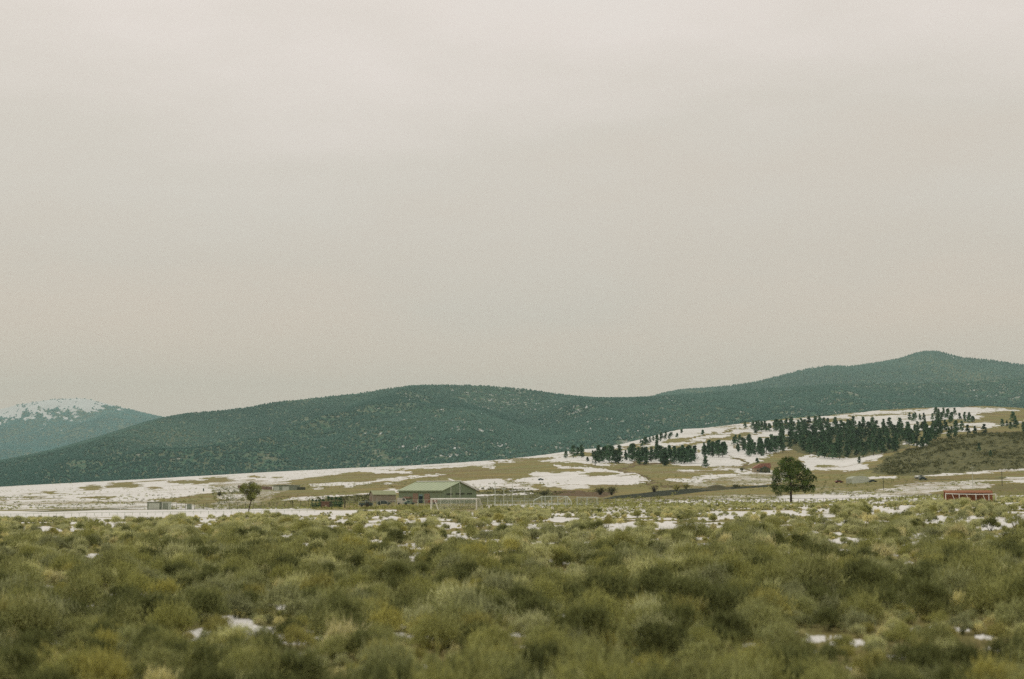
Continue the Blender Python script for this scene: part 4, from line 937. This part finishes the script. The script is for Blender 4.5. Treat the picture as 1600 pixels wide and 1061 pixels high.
goal(p, R(-27), 'white soccer goal with sloping net in front of the green barn', d_=2.6)
# --- baseball backstop
Yb = 300; o_ = ongrd(834, Yb); e = empty('baseball_backstop', o_, 0, 'pale chain-link baseball backstop with slanted left wing, right of the tall poles', 'backstop')
def bz(v): return CAMZ + float(slope_of(v))*Yb - o_.z
def bx_(u): return (u-834)/F*Yb
P3 = [(834, 0, 782), (847, 2.2, 775.5), (852, 2.6, 775.5), (862, 3, 775.5), (872, 3, 775.5), (884, 2.2, 775.5), (886, 0, 775.5), (892, -1.5, 784)]
for u, y_, v in P3: MB().tube([(bx_(u), y_, -.3), (bx_(u), y_, bz(v))], .085, n=6).build('post', M['galv'], e)
MB().tube([(bx_(u), y_, bz(v)) for u, y_, v in P3], .08, n=6).build('top_rail', M['galv'], e)
MB().tube([(bx_(u), y_, bz(786)) for u, y_, v in P3], .035, n=5).build('middle_rail', M['galv'], e)
MB().tube([(bx_(873), 1, bz(781)), (bx_(886), 0, bz(775.5))], .05, n=5).build('brace', M['galv'], e); MB().tube([(bx_(856), 1, 0), (bx_(857), 1, bz(783)), (bx_(861), 1, bz(780))], .05, n=5).build('brace', M['galv'], e)
mb = MB()
for (u, y_, v), (u2, y2, v2) in zip(P3, P3[1:]): mb.quad((bx_(u), y_, 0), (bx_(u2), y2, 0), (bx_(u2), y2, bz(v2)), (bx_(u), y_, bz(v)))
mb.build('wire_mesh', M['chain'], e)
p = ongrd(902, 310); e = empty('dugout_cage', p, 0, 'small chain-link dugout cage right of the baseball backstop', 'dugout'); W_ = 31/ppm(p); h = CAMZ+float(slope_of(777))*310-p.z
for x_ in (0, W_*.5, W_):
    for y_ in (0, 2.4): MB().tube([(x_, y_, -.3), (x_, y_, h)], .06 if y_ == 0 else .04, n=6).build('post', M['galv'], e)
MB().tube([(0, 0, h), (W_, 0, h), (W_, 2.4, h), (0, 2.4, h), (0, 0, h)], .05, n=5).build('top_rail', M['galv'], e)
mb = MB(); mb.quad((0, 0, 0), (W_, 0, 0), (W_, 0, h), (0, 0, h)); mb.quad((0, 2.4, 0), (W_, 2.4, 0), (W_, 2.4, h), (0, 2.4, h)); mb.quad((0, 0, 0), (0, 2.4, 0), (0, 2.4, h), (0, 0, h)); mb.build('wire_mesh', M['chain'], e)
MB().box(.3, W_-.3, 1.7, 2.1, .4, .48).build('bench', M['galv'], e)
# --- vehicles
def vehicle(name, label, u, Y, rz, mt_, L_=4.6, W_=1.8, H=1.5, kind='car', vb=None):
    p = ongrd(u, Y) if vb is None else at(u, vb); e = empty(name, p, rz, label, {'car': 'car', 'pickup': 'truck', 'van': 'van'}[kind])
    h1 = H*.56
    if kind == 'van': prof = [(-L_/2, .35), (L_/2, .35), (L_/2, H*.55), (L_/2-.5, H*.62), (L_/2-1.1, H), (-L_/2+.1, H), (-L_/2, H*.9)]
    elif kind == 'pickup': prof = [(-L_/2, .4), (L_/2, .4), (L_/2, h1), (L_/2-1.1, h1+.08), (L_/2-1.75, H), (-.15, H), (-.35, h1+.05), (-L_/2, h1+.05)]
    else: prof = [(-L_/2, .35), (L_/2, .35), (L_/2, h1*.9), (L_/2-1.0, h1+.06), (L_/2-1.8, H), (-L_/2+1.1, H), (-L_/2+.3, h1+.06), (-L_/2, h1)]
    MB().prism(prof, 'y', -W_/2, W_/2).build('body', mt_, e, bevel=.05)
    g0, g1 = {'car': (-L_/2+1.0, L_/2-1.75), 'pickup': (-.05, L_/2-1.85), 'van': (L_/2-1.9, L_/2-1.2)}[kind]
    for s_ in (-1, 1): MB().prism([(g0, h1+.1), (g1+.35, h1+.1), (g1, H-.12), (g0+.12, H-.12)], 'y', s_*(W_/2+.012)-.008, s_*(W_/2+.012)+.008).build('window', M['glass'], e)
    for sx in (-1, 1):
        for sy in (-1, 1):
            MB().tube([(sx*L_*.31, sy*(W_/2-.2), .34), (sx*L_*.31, sy*(W_/2+.03), .34)], .35, n=12).build('wheel', M['tire'], e)
    return e
vehicle('parked_van', 'boxy cream-white van parked left of the brown barn doors', 629, 455, R(4), M['car_white'], 3.6, 1.9, 2.2, 'van')
vehicle('parked_car', 'small pale green car parked beside the white van', 639.5, 440, R(8), M['car_green'], 3.4, 1.7, 1.35)
vehicle('parked_truck', 'dark pickup with a snowy top parked left of the barn, by the low shed', 572, 430, R(10), M['car_dark'], 4.2, 1.9, 1.9, 'pickup')
vehicle('parked_car', 'dark car half hidden behind brush left of the white van', 600, 470, R(0), M['car_dark'], 4.4, 1.8, 1.5)
p = ongrd(662, 455); e = empty('stock_trailer', ongrd(676, 440), R(5), 'low red trailer bed beside the right brown barn door', 'trailer'); MB().box(-1.4, 1.4, -.9, .9, .7, 1.5).build('bed', M['red_paint'], e)
for sx in (-.5, .5): MB().tube([(sx, -.95, .35), (sx, .95, .35)], .34, n=12).build('wheel', M['tire'], e)
vehicle('parked_car', 'dark red car parked left of the arched grey shed', 1311, 0, R(10), M['car_red'], 4.6, 1.8, 1.5, vb=754.5)
vehicle('parked_truck', 'pale pickup parked on the far snow band under the brush-covered hill', 1437, 0, R(6), M['car_silver'], 5.6, 1.9, 1.9, 'pickup', vb=748)
vehicle('parked_car', 'dark car in front of the pale pickup under the hill', 1442, 0, R(0), M['car_dark'], 4.2, 1.8, 1.5, vb=750)
vehicle('parked_car', 'dark car parked right of the arched grey shed', 1364, 0, R(0), M['car_dark'], 4.2, 1.8, 1.4, vb=753.5)
vehicle('parked_car', 'tiny dark vehicle alone on the big snow field right of the barn', 845, 0, R(20), M['car_dark'], 3.4, 1.7, 1.3, vb=750.5)
# --- red-brown box shed with junipers behind
p = ongrd(502, 415); W_ = 12.5/ppm(p); h = 8.6/ppm(p)+.3
e = empty('box_shed', p, R(3), 'red-brown wooden box shed in front of the dark junipers, left of the barn', 'shed'); MB().box(0, W_, 0, 2.4, -.3, h).build('wall', M['maroon'], e); MB().box(-.12, W_+.12, -.15, 2.5, h+.01, h+.1).build('roof', M['brown_door'], e); MB().box(-.25, 0, -.04, 2.2, -.3, h*.98).build('side_board', M['dkgreen'], e); MB().box(W_, W_+.5, .0, 2.2, -.3, h*.96).build('side_board', M['dkgreen'], e); MB().box(W_*.55, W_*.62, -.05, -.01, h*.25, h*.5).build('sign', M['white_paint'], e)
JN = pine_proto(330, 3.4, 1.9, .05, M['pine'], 420, .34, .09, lambda t: (1-t)**.7*min(1, .4+t*4), 14, .22)
for i, (u, h_) in enumerate(((488, 10), (494, 9), (499, 9), (505.5, 9), (513, 14), (518.5, 11), (525, 12), (530.5, 11), (533, 10))):
    p = ongrd(u, 432); s_ = (h_+4)/ppm(p)/3.4; e = empty('juniper', p, i*1.3, 'dark upright juniper in the row behind the red-brown box shed', 'tree', 'junipers behind the box shed'); e.scale = (s_, s_, s_)
    for nm_, me in (('crown', JN[0]), ('trunk', JN[1])): o = bpy.data.objects.new(nm_, me); COL.objects.link(o); o.parent = e
# --- red-roofed house
p = at(1178, 738.5); W_ = 25/ppm(p)
e = gable('red_roofed_house', 'small tan house with rusty red roof, left of the lone big pine', 'house', p, 0, W_, 9, 3.2, 3.6, M['tan_wall'], M['rust_roof'], .4, [('window', 'gable', 2, 3.4, 1.1, 2.1, M['glass']), ('door', 'gable', 5, 6.1, .05, 2.1, M['brown_door'])])
MB().prism([(-.6, 3.3), (W_*.45, 6.6), (W_+.6, 6.9), (W_+.9, 3.2)], 'y', .5, 8.5).build('roof_slope', M['rust_roof'], e)
MB().prism([(W_*.35, 0), (W_*.98, 0), (W_*.98, 2.6), (W_*.66, 4.6), (W_*.35, 2.8)], 'y', -2.6, -.1).build('porch', M['dkgreen'], e)
# --- arched grey shed
p = at(1331.5, 755.8); W_ = 26.5/ppm(p); h = 12/ppm(p)
e = empty('arched_shed', p, 0, 'pale grey arched metal shed in the field right of the lone big pine', 'shed')
arch = [(0, -.4), (W_, -.4), (W_, h*.62)] + [(W_/2+W_/2*math.cos(t), h*.62+h*.38*math.sin(t)) for t in np.linspace(.25, math.pi-.25, 9)] + [(0, h*.62)]
MB().prism(arch, 'y', 0, 14).build('shell', M['grey_roof'], e); MB().box(W_*.33, W_*.62, -.08, .01, 0, h*.6).build('door', M['grey_metal'], e)
MB().prism([(a*.0+W_/2+(a-W_/2)*1.02, b_*1.02) for a, b_ in arch], 'y', -.25, -.1).build('front_trim', M['galv'], e)
# --- red shelter with white rail frame
Yr = 216; o_ = ongrd(1478, Yr); o_.z = CAMZ+float(slope_of(792))*Yr; e = empty('field_shelter', o_, 0, 'long rust-red shelter with white pipe frame and slanted braces at right', 'shelter')
def rz_(v): return CAMZ + float(slope_of(v))*Yr - o_.z
def rx(u): return (u-1478)/F*Yr
MB().box(rx(1480), rx(1556), 1.5, 1.62, -.4, rz_(766.5)).build('back_wall', M['rust_board'], e)
MB().prism([(1.5, rz_(767)), (1.5, rz_(766)), (.35, rz_(769.5)), (.35, rz_(770.2))], 'x', rx(1479), rx(1553)).build('roof', M['rust_board'], e)
MB().box(rx(1482), rx(1552), 1.0, 1.45, .3, .75).build('bench', M['rust_board'], e)
for u in (1478, 1499, 1525, 1545, 1556): MB().tube([(rx(u), 0, -.3), (rx(u), 0, rz_(771.5))], .06, n=6).build('frame_post', M['white_paint'], e)
for u in (1488, 1510, 1535.5): MB().tube([(rx(u), 0, rz_(772)), (rx(u+5.5), .2, rz_(784))], .045, n=6).build('brace', M['white_paint'], e)
MB().tube([(rx(1477.5), 0, rz_(771.2)), (rx(1500), 0, rz_(772)), (rx(1528), 0, rz_(772.5)), (rx(1556.5), 0, rz_(772))], .07, n=6).build('top_rail', M['white_paint'], e)
# --- lone big pine
p = at(1236, 786); Hh = 73.5/ppm(p)
def lone_shape(t): return (.72+.28*math.sin(t*3.0)) * (1 if t < .55 else math.sqrt(max(.06, 1-((t-.55)/.47)**2)))
rg = np.random.default_rng(5); Wd = 66/ppm(p)
e = empty('ponderosa_pine', p, 0, 'big lone pine with wide rounded crown standing by itself in the field', 'tree')
CL = [ # clump centres: x,z in photo px from trunk base (x right, z up), radius px, weight
 (-4,66,9),(4,67,7),(-12,60,9),(8,60,9),(-3,57,10),(16,56,8),(-8,51,10),(4,50,10),(20,49,8),(28,47,7),(-19,48,7),(-24,47,6),(33,41,6),(24,40,8),(12,43,9),(-22,41,8),(-14,42,9),(0,41,9),(-20,34,8),(-10,34,7),(30,34,7),(20,32,7),(37,38,4),(4,32,6),(28,26,7),(17,23,7),(33,21,6),(10,26,5),(-24,26,7),(-16,22,9),(-22,20,7),(-8,20,7),(-2,24,5),(24,19,6),(-21,14,5),(8,20,6),(34,25,4),(-27,30,4),(-14,56,6),(14,62,5)]
sc_ = 1/ppm(p); cl = []
for x_, z_, r_ in CL:
    d_ = (rg.random()-.5)*2*math.sqrt(max(0, 30**2-x_**2))*.75; cl.append((x_*sc_, d_*sc_, z_*sc_, r_*sc_))
for k_ in range(16):                       # clumps front and back that the silhouette hides
    x_ = rg.uniform(-20, 24); z_ = rg.uniform(20, 58); d_ = rg.choice([-1, 1])*rg.uniform(8, 24); cl.append((x_*sc_, d_*sc_, z_*sc_, rg.uniform(4, 7)*sc_))
cl = np.array(cl); cl[:, 3] *= .86; n_ = 11000; wgt = cl[:, 3]**2; k_ = rg.choice(len(cl), n_, p=wgt/wgt.sum())
d = rg.standard_normal((n_, 3)); d /= np.linalg.norm(d, axis=1)[:, None]
c = cl[k_, :3] + d*(cl[k_, 3]*rg.random(n_)**.5)[:, None]*np.array([1, 1, .7])
dr = d*.7+np.array([0, 0, .5])+rg.standard_normal((n_, 3))*.35; dr /= np.linalg.norm(dr, axis=1)[:, None]
tn = np.clip(rg.random(len(cl))[k_]*.8+rg.random(n_)*.3, 0, 1)
np_mesh('crown', leaves(c, dr, .42, .10, rg), np.arange(n_*4).reshape(-1, 4), 4, M['lonepine'], attrs={'tone': np.repeat(tn, 4)}, parent=e)
MB().tube([(0, 0, -.4), (.05, 0, 4), (-.1, 0, 9), (0, 0, Hh*.93)], .36, .07, 8).build('trunk', M['bark'], e)
for q in cl[::2]:
    z0 = max(2.6, q[2]*.80); mid = Vector((q[0]*.5, q[1]*.5, (z0+q[2])/2-.15)); MB().tube([(0, 0, z0), mid, tuple(q[:3])], .10, .03, 5, False).build('branch', M['bark'], e)
# --- small round-crowned tree
Yt = 262; p = ongrd(389, Yt); sc_ = Yt/F
e = empty('round_tree', p, 0, 'small round-crowned tree with a thin leaning trunk behind the brush at left', 'tree'); base = 801
CL = [(-10,38,4),(-5,40,5),(2,42,5),(8,40,5),(13,36,5),(-8,33,5),(0,34,6),(7,33,6),(12,30,4),(-3,28,5),(4,27,5),(9,26,4),(1,22,4),(6,22,3),(-11,34,3),(5,38,5)]
cl = np.array([(x_*sc_, (rg.random()-.5)*16*sc_, z_*sc_+.1, r_*sc_*1.05) for x_, z_, r_ in CL]); n_ = 9000; k_ = rg.integers(0, len(cl), n_)
d = rg.standard_normal((n_, 3)); d /= np.linalg.norm(d, axis=1)[:, None]; c = cl[k_, :3]+d*(cl[k_, 3]*rg.random(n_)**.5)[:, None]
dr = d+np.array([0, 0, .5])+rg.standard_normal((n_, 3))*.5; dr /= np.linalg.norm(dr, axis=1)[:, None]
np_mesh('crown', leaves(c, dr, .16, .035, rg), np.arange(n_*4).reshape(-1, 4), 4, M['elm'], attrs={'tone': np.repeat(np.clip(rg.random(len(cl))[k_]*.7+rg.random(n_)*.3, 0, 1), 4)}, parent=e)
MB().tube([(-.15, 0, -.3), (.1, 0, 1.0), (.35, 0, 2.0), (.45, 0, 3.0)], .13, .06, 7).build('trunk', M['bark'], e)
for q in cl[::1]: MB().tube([(.35, 0, 2.0), ((q[0]+.35)/2, q[1]/2, (2.1+q[2])/2), tuple(q[:3])], .05, .015, 4, False).build('branch', M['bark'], e)
# --- bare shrubs by the cut bank
def bare_shrub(u, v, wpx, hpx, label, mt_, seed, twigs=60, leafm=None, yk=None):
    p = at(u, v) if yk is None else ongrd(u, yk); k_ = 1/ppm(p); r2 = random.Random(seed); e = empty('bare_shrub', p, 0, label, 'shrub'); mb = MB()
    for i in range(twigs):
        a = r2.random()*6.28; q = r2.random()**.6; tip = Vector((math.cos(a)*wpx/2*k_*q, math.sin(a)*wpx/2*k_*q, hpx*k_*(1.05-.5*q*r2.random()))); m1 = Vector((tip.x*.45, tip.y*.45, tip.z*.5))+Vector((r2.uniform(-.2, .2), 0, 0))
        mb.tube([(0, 0, -.2), m1, tip], .07, .02, 3, False)
    mb.build('branches', mt_, e)
    if leafm:
        rq = np.random.default_rng(seed); nn = 500; c = rq.standard_normal((nn, 3))*np.array([wpx*.22, wpx*.22, hpx*.2])*k_+np.array([0, 0, hpx*.6])*k_; c[:, 2] = np.abs(c[:, 2]); dr = rq.standard_normal((nn, 3)); dr /= np.linalg.norm(dr, axis=1)[:, None]
        np_mesh('foliage', leaves(c, dr, .5, .12, rq), np.arange(nn*4).reshape(-1, 4), 4, leafm, attrs={'tone': np.repeat(rq.random(nn), 4)}, parent=e)
    return e
bare_shrub(938, 773, 22, 11, 'dark tangled brush pile left of the dark cut bank', M['deadwood'], 1, 70, M['scrub']); bare_shrub(956, 774, 16, 13, 'dark tangled brush at the left end of the cut bank, right of the brush pile', M['deadwood'], 2, 60, M['scrub'])
bare_shrub(1022, 769, 20, 11, 'spreading bare shrub standing on the dark cut bank', M['deadwood'], 3); bare_shrub(1057, 767, 12, 9, 'yellowish leafy shrub on top of the dark cut bank', M['deadwood'], 4, 40, M['rabbit']); bare_shrub(1072, 764, 14, 8, 'yellow-tinged shrub just right of the leafy one on the bank', M['deadwood'], 5, 40, M['rabbit'])
bare_shrub(850, 775, 18, 7, 'dark rounded shrub mound behind the baseball backstop', M['deadwood'], 6, 40, M['scrub']); bare_shrub(574, 793, 8, 9, 'bare dark shrub in front of the dark pickup', M['deadwood'], 7, 40, None, 330)
bare_shrub(343, 775, 6, 6, 'leafless dark shrub in the thicket left of the round-crowned tree', M['deadwood'], 8, 40, M['scrub']); bare_shrub(1235, 743, 14, 8, 'low dark shrub at the right foot of the red-roofed house', M['deadwood'], 9, 40, M['scrub']) if False else None
bare_shrub(1196, 739, 12, 6, 'low dark shrub in front of the red-roofed house', M['deadwood'], 10, 30, M['scrub']); bare_shrub(1159, 736, 6, 5, 'small dark shrub left of the red-roofed house', M['deadwood'], 11, 30, M['scrub'])
bare_shrub(1150, 762, 12, 4, 'low rounded shrub near the right end of the cut bank', M['deadwood'], 12, 30, M['scrub'])
# --- earth mound on the bank
p = at(1120, 765); k_ = 1/ppm(p); rg = np.random.default_rng(3); mv = []; 
for j in range(10):
    for i in range(24):
        t_ = i/24*6.283; q = j/9; rr_ = 32*k_*q*(.9+.2*vn(np.array([math.cos(t_)*2]), np.array([math.sin(t_)*2]), 4)[0]); mv.append((math.cos(t_)*rr_, math.sin(t_)*rr_*.5, 8*k_*(1-sstep(0, 1, q)) - .3 + .15*vn(np.array([i*.9]), np.array([j*.9]), 2)[0]))
mf = [(j*24+i, j*24+(i+1) % 24, (j+1)*24+(i+1) % 24, (j+1)*24+i) for j in range(9) for i in range(24)]
o = np_mesh('earth_mound', np.array(mv), np.array(mf)[:, ::-1], 4, M['dirt'], smooth=True); o.location = p; tag(o, 'low brown earth mound above the dark cut bank', 'mound')

# ------------------------------------------------------------------ haze
hz = MB().box(-16000, 16000, -300, 19500, -60, 1500).build('haze', None)
hz.data.materials.clear(); tag(hz, 'thin pale winter haze over the whole valley', 'haze', kind='stuff')
m = bpy.data.materials.new('haze'); m.use_nodes = True; t = m.node_tree; t.nodes.clear()
ho = nd(t, 'ShaderNodeOutputMaterial'); hv = nd(t, 'ShaderNodeVolumePrincipled'); hv.inputs['Color'].default_value = (.70, .93, .88, 1); hv.inputs['Density'].default_value = 4.4e-5; hv.inputs['Anisotropy'].default_value = 0.0
t.links.new(hv.outputs[0], ho.inputs['Volume']); hz.data.materials.append(m)
